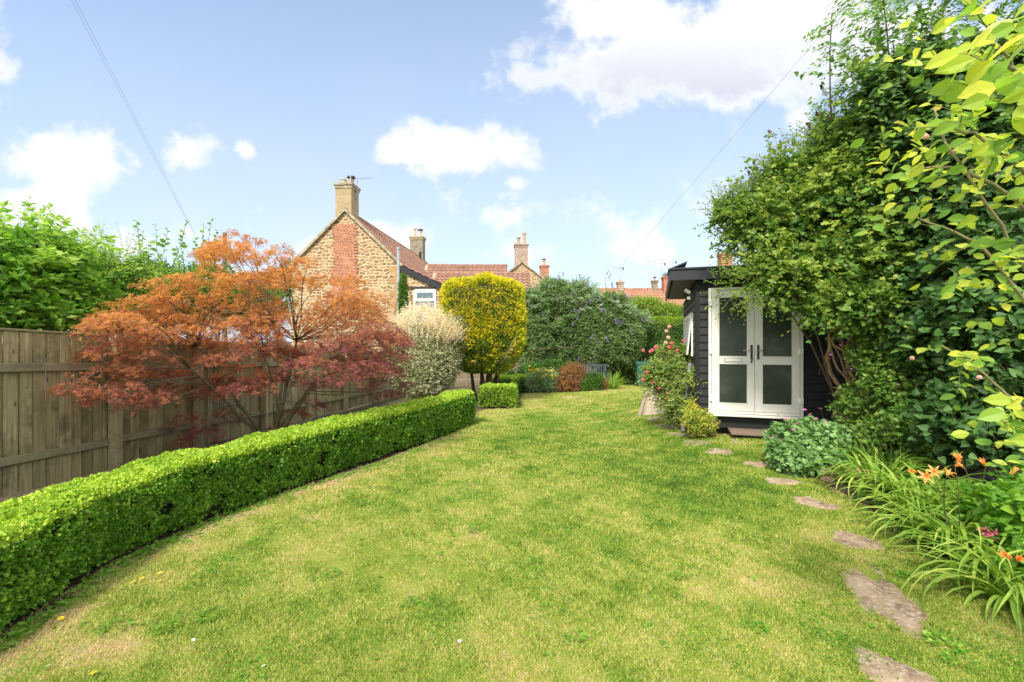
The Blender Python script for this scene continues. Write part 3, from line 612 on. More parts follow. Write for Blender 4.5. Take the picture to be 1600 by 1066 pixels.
mb.build('cream_shoots', M_wilp, root); tw.build('shoot_stems', M_barkr, root)

gb = (-.9, 14.6, float(G(-.9, 14.6)))
root = thing('golden_conifer', 'clipped golden yellow conifer with squared crown on bare dark stems', 'tree', gb)
r = np.random.default_rng(61); n = 60000
cx, cz = W(756, 510, 14.6)[[0, 2]]; rx, rz = 62/F*14.6, 70/F*14.6
d = unit(r.normal(size=(n, 3))); e = 6.5
q = (np.abs(d)**e).sum(1)**(-1/e); sh = d*q[:, None]
z_ = sh[:, 2]; nrm = unit(np.sign(sh)*np.abs(sh)**(e-1))
nar = np.where(z_ < -.35, 1-.42*((-.35-z_)/.65)**1.4, 1)
P = np.stack([cx+sh[:, 0]*rx*nar+.12*np.clip(-z_-.3, 0, 1), 14.6+sh[:, 1]*1.15*nar, cz+z_*rz], -1)
inn = r.uniform(0, 1, n) < .35
P = P+nrm*(.045*fn(P, 3, 62)+.045*fn(P, 9, 63)+.04*fn(P, 20, 64)-np.where(inn, r.uniform(.04, .2, n), np.abs(r.normal(0, .03, n))))[:, None]
P[:, 2] += .10*np.exp(-((P[:, 0]-cx-.1)/.25)**2)*(z_ > .8)
lum = fn(P, 12, 65)+r.normal(0, .5, n)
D = nrm*.8+r.normal(0, .45, (n, 3))+np.array([0, 0, .45]); mb = MB()
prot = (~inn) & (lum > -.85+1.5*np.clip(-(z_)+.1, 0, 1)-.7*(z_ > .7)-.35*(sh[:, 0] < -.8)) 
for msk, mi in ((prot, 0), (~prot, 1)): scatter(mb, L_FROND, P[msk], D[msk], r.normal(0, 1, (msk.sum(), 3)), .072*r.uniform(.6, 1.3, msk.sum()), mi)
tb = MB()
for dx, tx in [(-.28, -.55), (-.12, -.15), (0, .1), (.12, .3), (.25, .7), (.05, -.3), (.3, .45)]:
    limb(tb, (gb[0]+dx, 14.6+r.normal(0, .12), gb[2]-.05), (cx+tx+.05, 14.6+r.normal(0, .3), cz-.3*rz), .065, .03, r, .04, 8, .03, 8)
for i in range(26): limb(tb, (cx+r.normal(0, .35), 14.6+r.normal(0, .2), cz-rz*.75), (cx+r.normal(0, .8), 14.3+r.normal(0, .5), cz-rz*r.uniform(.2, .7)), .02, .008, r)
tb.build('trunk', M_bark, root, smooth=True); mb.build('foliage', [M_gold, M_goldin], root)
mb2 = MB(); u_ = np.linspace(0, 2*math.pi, 20); 
for k, (zz, ss) in enumerate(((-.6, .5), (-.2, .78), (.8, .8))):
    pass
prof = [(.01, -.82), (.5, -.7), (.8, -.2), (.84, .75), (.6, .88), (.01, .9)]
n0 = MB().lathe((0, 0, 0), prof, 16); Vn = np.concatenate(n0.V)*[rx, 1.0, rz]+[cx, 14.6, cz]; mb2.add(Vn, n0.F[0]); mb2.build('inner_twigs', M_core, root)  # solid dark core added inside the fronds as shaded depth

blobs = [B(630, 470, 20.5, 6.5, 46, .2), B(631, 500, 20.5, 8, 40, .22), B(630, 445, 20.5, 4.5, 18, .14)]
shrub('columnar_conifer', 'thin pointed column of green conifer beside the cottage drainpipe', 'tree', (-4.85, 20.5, -.7), blobs, L_FROND, .11, M_leftd, 900, 4, .16, M_bark, 71, 3, .04, 0, .1, .1, upd=1.2)

# ------------------------------------------------------------------ butterfly bushes, far hedge
SPIKE = MB(); r = np.random.default_rng(80); nq = 90; tq = r.uniform(0, 1, nq); aq = r.uniform(0, 6.3, nq); rad = .028*(1-tq*.8)
Pq = np.stack([np.cos(aq)*rad, np.sin(aq)*rad, tq*.26], -1); SPIKE.tube([(0, 0, -.02), (0, 0, .25)], .004, 5); scatter(SPIKE, L_LEAF, Pq, Pq*[1, 1, .1]+[0, 0, .01], r.normal(0, 1, (nq, 3)), np.full(nq, .035))
def flowers(root, mbt, name, mtl, pts, rots=None, sc=1.0, r=None):
    """copies of one flower mesh as parts of their plant"""
    first = None
    for i, p in enumerate(pts):
        loc = Vector([float(v) for v in (np.array(p)-ORG[root.name])]); ro = rots[i] if rots else (random.uniform(-.5, .5), random.uniform(-.5, .5), random.uniform(0, 6))
        if first is None:
            mbb = MB(); mbt_ = mbt; mbb.V, mbb.F, mbb.M, mbb.n, mbb.A = mbt.V, mbt.F, mbt.M, mbt.n, mbt.A
            first = mbb.build(name, mtl, root, world=False); first.location = loc; first.rotation_euler = ro; first.scale = (sc,)*3
        else: copy_part(first, root, loc, ro, sc*random.uniform(.8, 1.15))
b1 = [B(866, 500, 21.3, 48, 56, 1.0), B(838, 530, 21.0, 32, 46, .9), B(895, 520, 21.2, 40, 52, .9), B(862, 468, 21.4, 32, 32, .9), B(903, 468, 21.6, 30, 32, .8), B(830, 480, 21.2, 24, 30, .7)]
root = shrub('butterfly_bush', 'big silvery green butterfly bush behind the bronze plant, left of the purple flowered one', 'shrub', (1.9, 21.3, -.3), b1, L_NARROW, .21, M_buds, 3000, 10, .65, M_bark, 81, 7, .03, .5, .25, .28, f=1.4, tw_r=.005)
shoots(root, [B(862, 480, 21.3, 42, 36, 1.0), B(905, 480, 21.5, 36, 38, .9), B(832, 495, 21.1, 28, 34, .7)], 150, .75, 15, L_NARROW, .20, M_silv, 811, (0, -.1, .7), .45, twm=M_bark, tw_r=.005)
pts = [W(px, py, Y) for px, py, Y in [(858, 449, 19.6), (872, 470, 19.2), (893, 462, 19.5), (843, 456, 19.8), (850, 495, 19), (881, 432, 20), (905, 436, 20.2), (918, 442, 20), (876, 440, 20), (832, 480, 19.4), (822, 474, 19.8), (901, 500, 19)]]
flowers(root, SPIKE, 'flower_spike', M_purp, pts, sc=.85)
b2 = [B(940, 505, 20.8, 42, 46, .8), B(965, 515, 20.6, 34, 42, .7), B(925, 525, 20.7, 30, 36, .6), B(950, 484, 20.8, 30, 28, .8), B(980, 505, 20.8, 24, 24, .7)]
root = shrub('butterfly_bush', 'butterfly bush with many purple flower spikes left of the tall clipped hedge', 'shrub', (3.9, 20.9, -.3), b2, L_NARROW, .19, M_buds, 2500, 10, .6, M_bark, 82, 7, .03, .5, .25, .28, f=1.6, tw_r=.005)
shoots(root, [B(942, 488, 20.8, 38, 30, .8), B(985, 512, 20.7, 24, 28, .7)], 130, .7, 15, L_NARROW, .19, M_silv, 821, (.2, -.2, .6), .45, twm=M_bark, tw_r=.005)
pts = [W(px+r.normal(0, 2), py, Y) for px, py, Y in [(930, 469, 18.9), (937, 472, 18.8), (925, 474, 18.9), (912, 482, 18.9), (900, 488, 18.9), (906, 490, 19), (940, 488, 18.5), (947, 489, 18.4), (965, 505, 18.2), (972, 508, 18.2), (960, 506, 18.3), (968, 470, 18.9), (975, 465, 19.2), (983, 468, 19.2),
        (1005, 502, 18.7), (1010, 503, 18.8), (923, 530, 18.3), (935, 537, 18.2), (952, 535, 18.1), (990, 492, 18.6), (915, 447, 19.8), (945, 430, 19.9), (948, 436, 19.9), (898, 510, 18.6), (900, 565, 18.5), (955, 450, 19.6), (984, 520, 18.5)]]
flowers(root, SPIKE, 'flower_spike', M_purp, pts, sc=.9)
# tall bare shoots above both
r = np.random.default_rng(84)
for rt, lst in ((bpy.data.objects['butterfly_bush'], [(875, 425), (893, 428), (912, 432), (900, 440), (868, 440), (885, 436)]), (bpy.data.objects['butterfly_bush.001'], [(946, 428), (925, 438), (955, 440)])):
    mb = MB(); tw = MB()
    for px, py in lst:
        tp = W(px, py, 20.0); bs = W(px+r.normal(0, 6), py+50, 20.1); O = np.repeat(bs[None], 1, 0)
        sprays(mb, L_NARROW, O, (tp-bs)[None], np.linalg.norm(tp-bs), 26, .15, r, .0, twig=tw, tw_r=.012, spread=.9, tmin=.2)
    mb.build('shoot_leaves', M_buds, rt); tw.build('shoot_stems', M_bark, rt)

def boxcrown(name, label, cat, x0, x1, y0, y1, z0, z1, n, ls, leafm, seed, tpl=L_LEAF, topm=None, lump=.12, group=None):
    r = np.random.default_rng(seed); root = thing(name, label, cat, ((x0+x1)/2, (y0+y1)/2, z0), group)
    aF, aT, aS = (x1-x0)*(z1-z0), (x1-x0)*(y1-y0), (y1-y0)*(z1-z0); pr = np.array([aF, aT*.8, aS*.7, aS*.7, aF*.35]); pr /= pr.sum()
    k = r.choice(5, n, p=pr); u = r.uniform(0, 1, (n, 3)); N_ = np.zeros((n, 3))
    u[k == 0, 1] = 0; N_[k == 0] = (0, -1, 0); u[k == 1, 2] = 1; N_[k == 1] = (0, 0, 1); u[k == 2, 0] = 0; N_[k == 2] = (-1, 0, 0); u[k == 3, 0] = 1; N_[k == 3] = (1, 0, 0); u[k == 4, 1] = 1; N_[k == 4] = (0, 1, 0)
    P = np.array([x0, y0, z0])+u*np.array([x1-x0, y1-y0, z1-z0])
    P += N_*(lump*fn(P, 1.5, seed)+lump*.6*fn(P, 5, seed+1)-np.abs(r.normal(0, lump*.5, n)))[:, None]
    mb = MB(); tp = (k == 1) | (u[:, 2] > .9)
    for ms, mi in ((~tp, 0), (tp, 1)):
        scatter(mb, tpl, P[ms], N_[ms]*.5+r.normal(0, .6, (ms.sum(), 3))+[0, 0, .2], N_[ms]+r.normal(0, .5, (ms.sum(), 3)), ls*r.uniform(.7, 1.3, ms.sum()), mi)
    i_ = .18; cm = MB().box(((x0+x1)/2, (y0+y1)/2, (z0+z1)/2-.1), (x1-x0-2*i_, y1-y0-2*i_, z1-z0-.25)); cm.build('inner_twigs', M_core, root)  # solid dark box added behind the leaves to block light
    mb.build('foliage', [leafm, topm or leafm], root); return root
boxcrown('tall_hedge', 'tall dark green clipped hedge behind the green wheeled bin', 'hedge', 4.2, 9.6, 21.0, 22.6, -.4, 2.75, 30000, .085, M_tall, 91, topm=M_tally)
shrub('bright_shrub', 'bright yellow green shrub rising behind the tall dark hedge', 'shrub', (6.5, 24.0, -.4), [B(985, 485, 24, 40, 22, 1.2), B(1035, 490, 24, 40, 18, 1.2), B(1010, 478, 24.3, 28, 16, 1.0), B(1075, 492, 24, 40, 16, 1.0)], L_LEAF, .10, M_tally, 1700, 8, .45, M_bark, 92, 6, .05, .05, .2, .2, upd=.8)
# ------------------------------------------------------------------ buildings
HAM = [(0, (.15, .085, .035)), (.35, (.28, .155, .06)), (.7, (.40, .24, .10)), (1, (.52, .36, .19))]
M_ham = wallmat('ham_stone_rubble', HAM, (.66, .53, .34), .36, .17, .026, .20)
M_quoin = wallmat('ham_stone_block', [(0, (.33, .19, .08)), (1, (.46, .29, .12))], (.6, .5, .33), .6, .32, .012, .01)
M_brick = wallmat('red_brick', [(0, (.22, .045, .022)), (.5, (.42, .10, .045)), (1, (.60, .24, .11))], (.52, .38, .25), .23, .08, .012, .008)
M_brickp = wallmat('weathered_brick', [(0, (.24, .13, .09)), (.6, (.42, .25, .18)), (1, (.55, .42, .33))], (.5, .42, .34), .25, .09, .015, .02)
M_ash_ = wallmat('chimney_stone', [(0, (.33, .25, .13)), (1, (.48, .38, .21))], (.5, .42, .28), .8, .35, .01, .01)
M_grime = wallmat('dark_chimney_stone', [(0, (.16, .14, .10)), (1, (.38, .32, .22))], (.35, .3, .22), .4, .2, .015, .03)
M_tile = tilemat('red_brown_pantile', [(.25, (.13, .07, .045)), (.5, (.28, .145, .095)), (.75, (.46, .30, .21))])
M_tileo = tilemat('orange_pantile', [(.25, (.24, .10, .06)), (.5, (.38, .18, .11)), (.75, (.52, .33, .22))], .5)
M_cop = plain('verge_stone', (.36, .31, .20), .9, .4, 5); M_pot = plain('clay_pot', (.55, .34, .20), .8, .25, 4); M_potc = plain('cream_clay_pot', (.58, .46, .32), .8, .2, 4)
M_black = plain('black_paint', (.012, .013, .016), .5, .3, 10); M_white = plain('white_plastic', (.86, .84, .75), .35, .04, 5, spec=.5)
M_metal = plain('aerial_metal', (.35, .36, .38), .45, .1, 5, metal=.7); M_pipe = plain('grey_pipe', (.36, .38, .40), .5, .15, 6)
M_render = plain('pale_render', (.62, .64, .66), .8, .12, 4)
m_, nt, b = mat('window_glass'); M_glass = m_; b.inputs['Base Color'].default_value = (.10, .16, .18, 1); b.inputs['Roughness'].default_value = .06; b.inputs['Specular IOR Level'].default_value = .8
M_gutter = plain('dark_gutter', (.02, .02, .022), .5)
def roof_sheet(A, along, down, tw=.30, row=.42, amp=.05):
    A, along, down = (np.array(v, float) for v in (A, along, down)); L_ = np.linalg.norm(along); S_ = np.linalg.norm(down); ua = along/L_; ud = down/S_
    nn = np.cross(ua, ud); nn = nn if nn[2] > 0 else -nn
    nu = int(L_/tw)*8+1; u = np.linspace(0, L_, nu); rows = int(S_/row)
    v = []; hgt = []
    for i in range(rows): v += [i*row, (i+1)*row-.004]; hgt += [0, .05]
    v = np.array(v); hgt = np.array(hgt)
    ph = (u/tw) % 1; pr = amp*np.where(ph < .6, np.sin(ph/.6*math.pi)*1.0, -.45*np.sin((ph-.6)/.4*math.pi))
    sagf = .03*np.sin(u*.55)[None]*np.sin(v*.8)[:, None]
    P = A+u[None, :, None]*ua+v[:, None, None]*ud+(pr[None]+hgt[:, None]+sagf)[..., None]*nn
    return MB().grid(P)
def chimney(root, c, w, d, z0, z1, m1, pots, cap=M_cop, world=False, name='chimney'):
    mb = MB().box((c[0], c[1], (z0+z1)/2), (w, d, z1-z0)); ch = mb.build(name, m1, root, world)
    mb = MB().box((c[0], c[1], z1+.05), (w+.16, d+.16, .12)).box((c[0], c[1], z1-.09), (w+.07, d+.07, .14)); mb.build('cap', cap, ch, world)
    for dx, dy, r0, hh, mt, cowl in pots:
        MB().lathe((c[0]+dx, c[1]+dy, z1+.11), [(r0*1.1, 0), (r0*.95, .06), (r0*.85, hh*.85), (r0*1.1, hh*.87), (r0*1.1, hh), (r0*.7, hh), (r0*.6, hh-.2)], 14).build('pot', mt, ch, world, smooth=False)
        if cowl: MB().lathe((c[0]+dx, c[1]+dy, z1+.11+hh), [(.03, .0), (.03, .08), (r0*1.5, .08), (r0*1.35, .16), (.01, .2)], 14).build('cowl', M_gutter, ch, world)
    return ch
def aerial(root, p, h, arm=.9, world=False, yaw=.3):
    p = np.array(p, float); mb = MB().tube([p, p+[0, 0, h]], .022, 6); a = np.array([math.cos(yaw), math.sin(yaw), .12]); q = np.array([-math.sin(yaw), math.cos(yaw), 0])
    s = p+[0, 0, h-.03]; mb.tube([s-a*.3, s+a*arm], .012, 5)
    for t_ in np.linspace(-.25, arm, 8): mb.tube([s+a*t_-q*.22+[0, 0, .02], s+a*t_+q*.22+[0, 0, .02]], .006, 4)
    mb.box(tuple(s-a*.32), (.04, .35, .3), rz=yaw); return mb.build('aerial', M_metal, root, world)
def house(name, label, loc, rz, hw, eave, ridge, length, wallm, tilem, axis='y', chs=(), group=None, z0=-1.0, over=.15):
    """gable house; local x across the gable, y along the ridge"""
    root = thing(name, label, 'house', loc, group, rz)
    pts = [(-hw, 0, z0), (hw, 0, z0), (hw, 0, eave), (0, 0, ridge), (-hw, 0, eave)]
    MB().poly(pts, (0, length, 0)).build('wall', wallm, root, False)
    sl = np.array([hw, 0, eave-ridge]); ul = sl/np.linalg.norm(sl)
    m2 = roof_sheet((0, -.06, ridge+.05), (0, length+.12, 0), sl+ul*over); m3 = roof_sheet((0, -.06, ridge+.05), (0, length+.12, 0), (sl+ul*over)*[-1, 1, 1])
    for q in m3.V: m2.add(q, m3.F[0])
    rf = m2.build('roof', tilem, root, False)
    MB().tube([(0, -.08, ridge+.07), (0, length*.5, ridge+.05), (0, length+.08, ridge+.07)], .11, 8).build('ridge_tiles', tilem, rf, False)
    for s in (-1, 1):
        MB().beam((0, -.03, ridge+.06), (s*(hw+.12), -.03, eave-.06), .22, .12).build('verge', M_cop, root, False)
    for c in chs: chimney(root, *c)
    return root
ckl = R(-4.57)
cot = house('stone_cottage', 'golden rubble stone cottage gable with red brick strip and tall stone chimney', (-8.67, 24, -.5), ckl, 2.93, 6.13, 8.97, 15, M_ham, M_tile,
            chs=[((-.14, .52), .86, .95, 8.2, 10.35, M_ash_, [(-.2, 0, .15, .34, M_potc, False), (.22, 0, .15, .32, M_potc, True)]),
                 ((-.25, 14.1), 1.05, .8, 8.2, 10.65, M_grime, [(-.25, 0, .15, .75, M_potc, False), (.22, 0, .16, .5, M_potc, True)])])
mb = MB()   # brick strip with toothed edges
for i in range(64):
    z = 3.6+.08*i; wl = -.56-.10*(i % 2)-.12*(i // 4 % 2)*random.uniform(.3, 1)-.10*(z < 6); wr = .42+.12*((i+1) % 2)+.14*random.uniform(0, 1)+.10*(7.8-z)*.5
    top = 8.97-.97*max(abs(wl), abs(wr))-.12
    if z < top: mb.box(((wl+wr)/2, -.012, z), (wr-wl, .05, .08))
mb.build('brick_strip', M_brick, cot, False)
mb = MB()
for i in range(14):
    wq = .62 if i % 2 else .36; mb.box((2.93-wq/2+.006, .2, 1.9+.31*i), (wq, .42, .31))
mb.build('quoins', M_quoin, cot, False)
MB().poly([(2.96, .04, -1), (4.95, .04, -1), (4.95, .04, 4.98), (2.96, .04, 5.98)], (0, 6, 0)).build('lean_to_wall', M_ham, cot, False)
rs = roof_sheet((2.9, -.05, 6.16), (0, 6.2, 0), (2.25, 0, -1.1)); rs.build('lean_to_roof', M_tile, cot, False)
MB().beam((2.93, -.08, 5.98), (5.2, -.08, 4.88), .06, .26).build('bargeboard', M_black, cot, False)
wx0, wx1, wz0, wz1 = 3.68, 4.76, 3.1, 4.82
win = MB()
for a, b2_, in (((wx0, wz0), (wx0, wz1)), ((wx1, wz0), (wx1, wz1))): win.box((a[0], .0, (wz0+wz1)/2), (.08, .09, wz1-wz0))
for zz in (wz0, 4.28, wz1): win.box(((wx0+wx1)/2, .004, zz), (wx1-wx0-.08, .085, .075))
wn = win.build('window', M_white, cot, False)
MB().box(((wx0+wx1)/2, -.035, 4.54), (.98, .03, .42)).build('top_light', M_white, wn, False)
MB().box(((wx0+wx1)/2, -.053, 4.54), (.84, .012, .30)).build('pane', M_glass, wn, False); MB().box(((wx0+wx1)/2, .01, 3.68), (1.0, .02, 1.12)).build('pane', M_glass, wn, False)
MB().box(((wx0+wx1)/2-.15, -.01, 4.95), (1.75, .06, .07)).build('lintel', M_gutter, cot, False)
MB().tube([(2.86, -.12, 1), (2.86, -.12, 5.6), (2.86, -.12, 6.95)], .075, 10).build('flue_pipe', M_pipe, cot, False)
MB().tube([(2.86, -.12, 6.9), (2.86, -.12, 7.02)], .095, 10).build('flue_cap', M_pipe, cot, False)
MB().tube([(.33, 14.4-1.6, 8.4), (.33, 12.8, 9.3)], .1, 8).build('vent_pipe', M_gutter, cot, False)
aerial(cot, (.42, .52, 9.6), 1.25, .75, False, .25)
for s in (0, 1): MB().tube([(.29, .52, 9.72+s*.4), (.42, .52, 9.72+s*.4)], .02, 5).build('aerial_bracket', M_metal, cot, False)
house('pantiled_wing', 'long low red brown pantile roof just behind the golden conifer top, upper of two', (-5.9, 32.4, -.5), R(-90)+.03, 2.6, 5.7, 7.45, 5.5, M_ham, M_tile)
house('pantiled_outhouse', 'low lichened pantile roof below and in front of the upper wing roof', (-4.6, 27.9, -.5), R(-90)+.02, 2.3, 4.75, 6.20, 5.6, M_ham, M_tile)
h3 = house('gable_cottage', 'stone gable cottage with pinkish brick chimney carrying two tall pots', (.85, 40, -.5), R(4), 3.3, 6.55, 9.0, 9, M_ham, M_tile,
      chs=[((0, .55), 1.1, .9, 8.2, 10.55, M_brickp, [(-.24, 0, .17, .65, M_cop, False), (.26, 0, .16, 1.05, M_pot, False)], M_brickp)])
house('red_chimney_cottage', 'brown roofed cottage with single squat red brick chimney right of the gable cottage', (0.5, 48.5, -.5), R(-90), 3.2, 6.2, 8.1, 4.2, M_brickp, M_tile,
      chs=[((.1, 2.9), .9, .9, 7.3, 10.0, M_brick, [(0, -.05, .15, .55, M_pot, True)], M_brick)])
hr = house('red_roof_house', 'distant house with bright orange red pantile roof between butterfly bushes and shed', (8.6, 46, -.5), R(-90)+.05, 3.6, 4.7, 7.35, 6.4, M_render, M_tileo,
      chs=[((.1, 2.2), .55, .6, 6.9, 8.0, M_brickp, [(0, 0, .14, .2, M_pot, False)], M_brickp), ((.1, 5.7), .45, .5, 6.9, 8.15, M_grime, [(0, 0, .12, .2, M_pot, True)], M_grime)])
aerial(hr, (.1, 2.2, 8.0), 1.5, .8, False, -1.4)
h6 = house('tall_chimney_house', 'distant house with plant topped red brick chimney beside the two tall aerials', (15.0, 46, -.5), R(-90)+.02, 3.5, 4.3, 6.7, 7.5, M_render, M_tileo,
      chs=[((0, .45), .75, .8, 5.9, 8.5, M_brick, [(-.1, -.1, .13, .25, M_pot, False), (.1, .2, .13, .2, M_pot, False)], M_brick)])
aerial(h6, (-.25, 0.05, 6.4), 3.6, 1.6, False, -1.5); aerial(h6, (.2, 1.0, 7.0), 3.1, 1.9, False, -1.55)
r = np.random.default_rng(99); mb = MB(); P = r.normal(0, 1, (160, 3))*[.16, .22, .12]+[0, .45, 8.85]; scatter(mb, L_LEAF, P, r.normal(0, 1, P.shape), r.normal(0, 1, P.shape), np.full(160, .12)); mb.build('chimney_weeds', M_far, h6, False)
h7 = house('brick_chimney_house', 'house hidden behind the black shed showing only a red brick chimney above the roof', (13.4, 30.5, -.5), R(-90), 3, 3.4, 5.0, 7, M_render, M_tile,
      chs=[((0, .7), .6, .7, 4.5, 7.85, M_brick, [(0, 0, .12, .2, M_pot, False)], M_brick)])
MB().box((.0, 1.15, 6.4), (.5, .35, 1.4)).build('flue_block', M_brickp, h7, False)
MB().tube([(-.2, .3, 5), (-.2, .3, 8.3)], .02, 5).build('aerial_pole', M_metal, h7, False)
# telegraph pole and wires
pp = thing('telegraph_pole', 'grey brown wooden telegraph pole rising behind the maple top', 'pole', (-18.7, 30, -1.0))
MB().tube([(-18.7, 30, -1), (-18.7, 30, 8.75)], [.16, .12], 10).build('pole', plain('pole_wood', (.17, .14, .10), .9, .3, 5), pp)
MB().box((-18.7, 29.9, 8.3), (.06, .1, .5)).build('bracket', M_gutter, pp)
def wire(label, a, b_, sag, rad0, rad1, group=None):
    t_ = np.linspace(0, 1, 40)[:, None]; P = a*(1-t_)+b_*t_; P[:, 2] -= sag*(4*t_*(1-t_))[:, 0]
    tag(MB().tube(P, np.linspace(rad0, rad1, 40)*.62, 5).build('overhead_wire', M_pipe), label, 'cable', group)
wire('left of the two thin overhead wires crossing the upper left sky', W(96, -30, 9), W(303, 366, 62), .0, .0045, .022, 'overhead wires')
wire('right of the two thin overhead wires crossing the upper left sky', W(102, -30, 9.1), W(305, 366, 62), .0, .0045, .022, 'overhead wires')
wire('single overhead wire running from the top right shrubs down to the distant roofs', W(1352, -25, 9), W(934, 458, 62), .0, .0055, .026, 'overhead wires')

# ------------------------------------------------------------------ shed
m_, nt, b = mat('black_weatherboard'); M_shed = m_
v = nd(nt, 'ShaderNodeMapping', {0: nd(nt, 'ShaderNodeTexCoord').outputs['Object'], 3: (1, 1, 9)}).outputs[0]
n_ = nz(nt, 7, 7, .7, v)
c = ramp(nt, n_, [(.3, (.007, .0075, .008)), (.62, (.015, .016, .0175)), (.8, (.045, .046, .047))])
nt.links.new(c, b.inputs['Base Color']); b.inputs['Roughness'].default_value = .55; bump(nt, b, n_, .6, .004); b.inputs['Specular IOR Level'].default_value = .35
m_, nt, b = mat('black_fascia_paint'); M_fasc = m_
n_ = nz(nt, 5, 7, .7, nd(nt, 'ShaderNodeMapping', {0: nd(nt, 'ShaderNodeTexCoord').outputs['Object'], 3: (1, 1, 12)}).outputs[0])
c = ramp(nt, n_, [(.3, (.011, .013, .017)), (.66, (.022, .026, .032)), (.70, (.05, .05, .05)), (.76, (.28, .22, .17))]); nt.links.new(c, b.inputs['Base Color']); b.inputs['Roughness'].default_value = .5; bump(nt, b, n_, .6, .004)
m_, nt, b = mat('obscured_glass'); M_obs = m_
c = ramp(nt, nz(nt, 2.0, 4, .6), [(.3, (.022, .034, .022)), (.6, (.05, .068, .045)), (.8, (.10, .12, .09))]); nt.links.new(c, b.inputs['Base Color']); b.inputs['Roughness'].default_value = .2; b.inputs['Specular IOR Level'].default_value = .4
bump(nt, b, nz(nt, 110, 3, .6), .35, .004)
M_felt = plain('roof_felt', (.06, .06, .06), .9, .3, 12); M_grime2 = plain('dark_inside', (.03, .03, .028), .9)
srz = math.atan2(-.302, .953); S0 = (3.1, 7.76, .15)
shed = thing('garden_shed', 'black weatherboarded garden shed with flat overhanging roof and white double doors', 'shed', S0, None, srz)
DX0, DX1, DZ0, DZ1 = .19, 1.565, .36, 2.43; SL, SW = 3.75, 3.7
def boards(segs, z0, z1, side=False, exp=.128, holes=()):
    mb = MB(); z = z0
    while z < z1-.02:
        zt = min(z+exp, z1)
        for s0, s1 in segs:
            parts = [(s0, s1)]
            for h0, h1, hz0, hz1 in holes:
                if z+exp*.5 > hz0 and z+exp*.5 < hz1: parts = [(a, b_) for a, b_ in ((s0, h0), (h1, s1)) if b_-a > .02]
            for a, b_ in parts:
                j = random.uniform(-.002, .002)
                pr = [(-.026+j, z-.012), (-.026+j, z), (-.006, zt+.004), (0, zt+.004), (0, z-.012)]
                pts = [((a, p_[0], p_[1]) if not side else (p_[0], a, p_[1])) for p_ in pr]
                mb.poly(pts, ((b_-a, 0, 0) if not side else (0, b_-a, 0)))
        z += exp
    return mb
MB().poly([(.0, .0, .05), (SW, 0, .05), (SW, 0, 2.6), (0, 0, 2.6)], (0, .03, 0)) if False else None
fw = boards([(.055, SW)], .13, 2.56, False, holes=[(DX0-.01, DX1+.01, DZ0-.10, DZ1+.02)]); fw.build('front_wall', M_shed, shed, False)
WY0, WY1, WZ0, WZ1 = .42, 3.1, 1.28, 2.06
sw = boards([(.055, SL)], .13, 2.50, True, holes=[(WY0, WY1, WZ0, WZ1)]); sw.build('side_wall', M_shed, shed, False)
MB().box((.025, .025, 1.33), (.075, .075, 2.48)).build('corner_post', M_shed, shed, False, bevel=.004)
MB().box((SW/2, SL, 1.3), (SW, .05, 2.4)).build('back_wall', M_shed, shed, False); MB().box((SW, SL/2, 1.3), (.05, SL-.06, 2.4)).build('far_side_wall', M_shed, shed, False)
MB().box((SW/2, .03+SL/2, .06), (SW-.1, SL-.1, .11)).build('base_frame', M_grime2, shed, False)
MB().box((.95, .012, DZ0-.16), (1.6, .03, .16)).build('kick_board', M_fasc, shed, False)
MB().box((1.7, .15, 2.585), (5.0-.5, .02, .05)) 
ox = -.42; oy = -.17
MB().box(((SW+.4+ox)/2, SL/2, 2.66), (SW+.4-ox-.06, SL+.3, .06), rot=(R(-.6), 0, 0)).build('roof', M_felt, shed, False)
MB().box(((SW+.4+ox)/2, SL/2+oy/2+.05, 2.60), (SW+.34-ox-.06, SL+.1-oy, .025)).build('soffit', M_shed, shed, False)
MB().box(((SW+.4+ox)/2, oy, 2.655), (SW+.4-ox, .03, .19)).box(((SW+.4+ox)/2, oy-.012, 2.752), (SW+.42-ox, .055, .03)).build('fascia', M_fasc, shed, False, bevel=.003)
MB().box((ox, (SL+.2+oy)/2, 2.64), (.028, SL+.16-oy, .17)).build('side_fascia', M_fasc, shed, False)
MB().poly([(ox-.03, oy+.02, 2.76), (ox+.02, oy+.02, 2.76), (ox+.27, oy+.02, 2.86), (ox+.27, oy+.02, 2.88)], (0, 1.0, 0)).build('roof_flashing', M_felt, shed, False)
for k in range(5): MB().lathe((ox+.15+.42*k, oy-.02, 2.70), [(.001, 0), (.012, .004), (.001, .012)], 8)
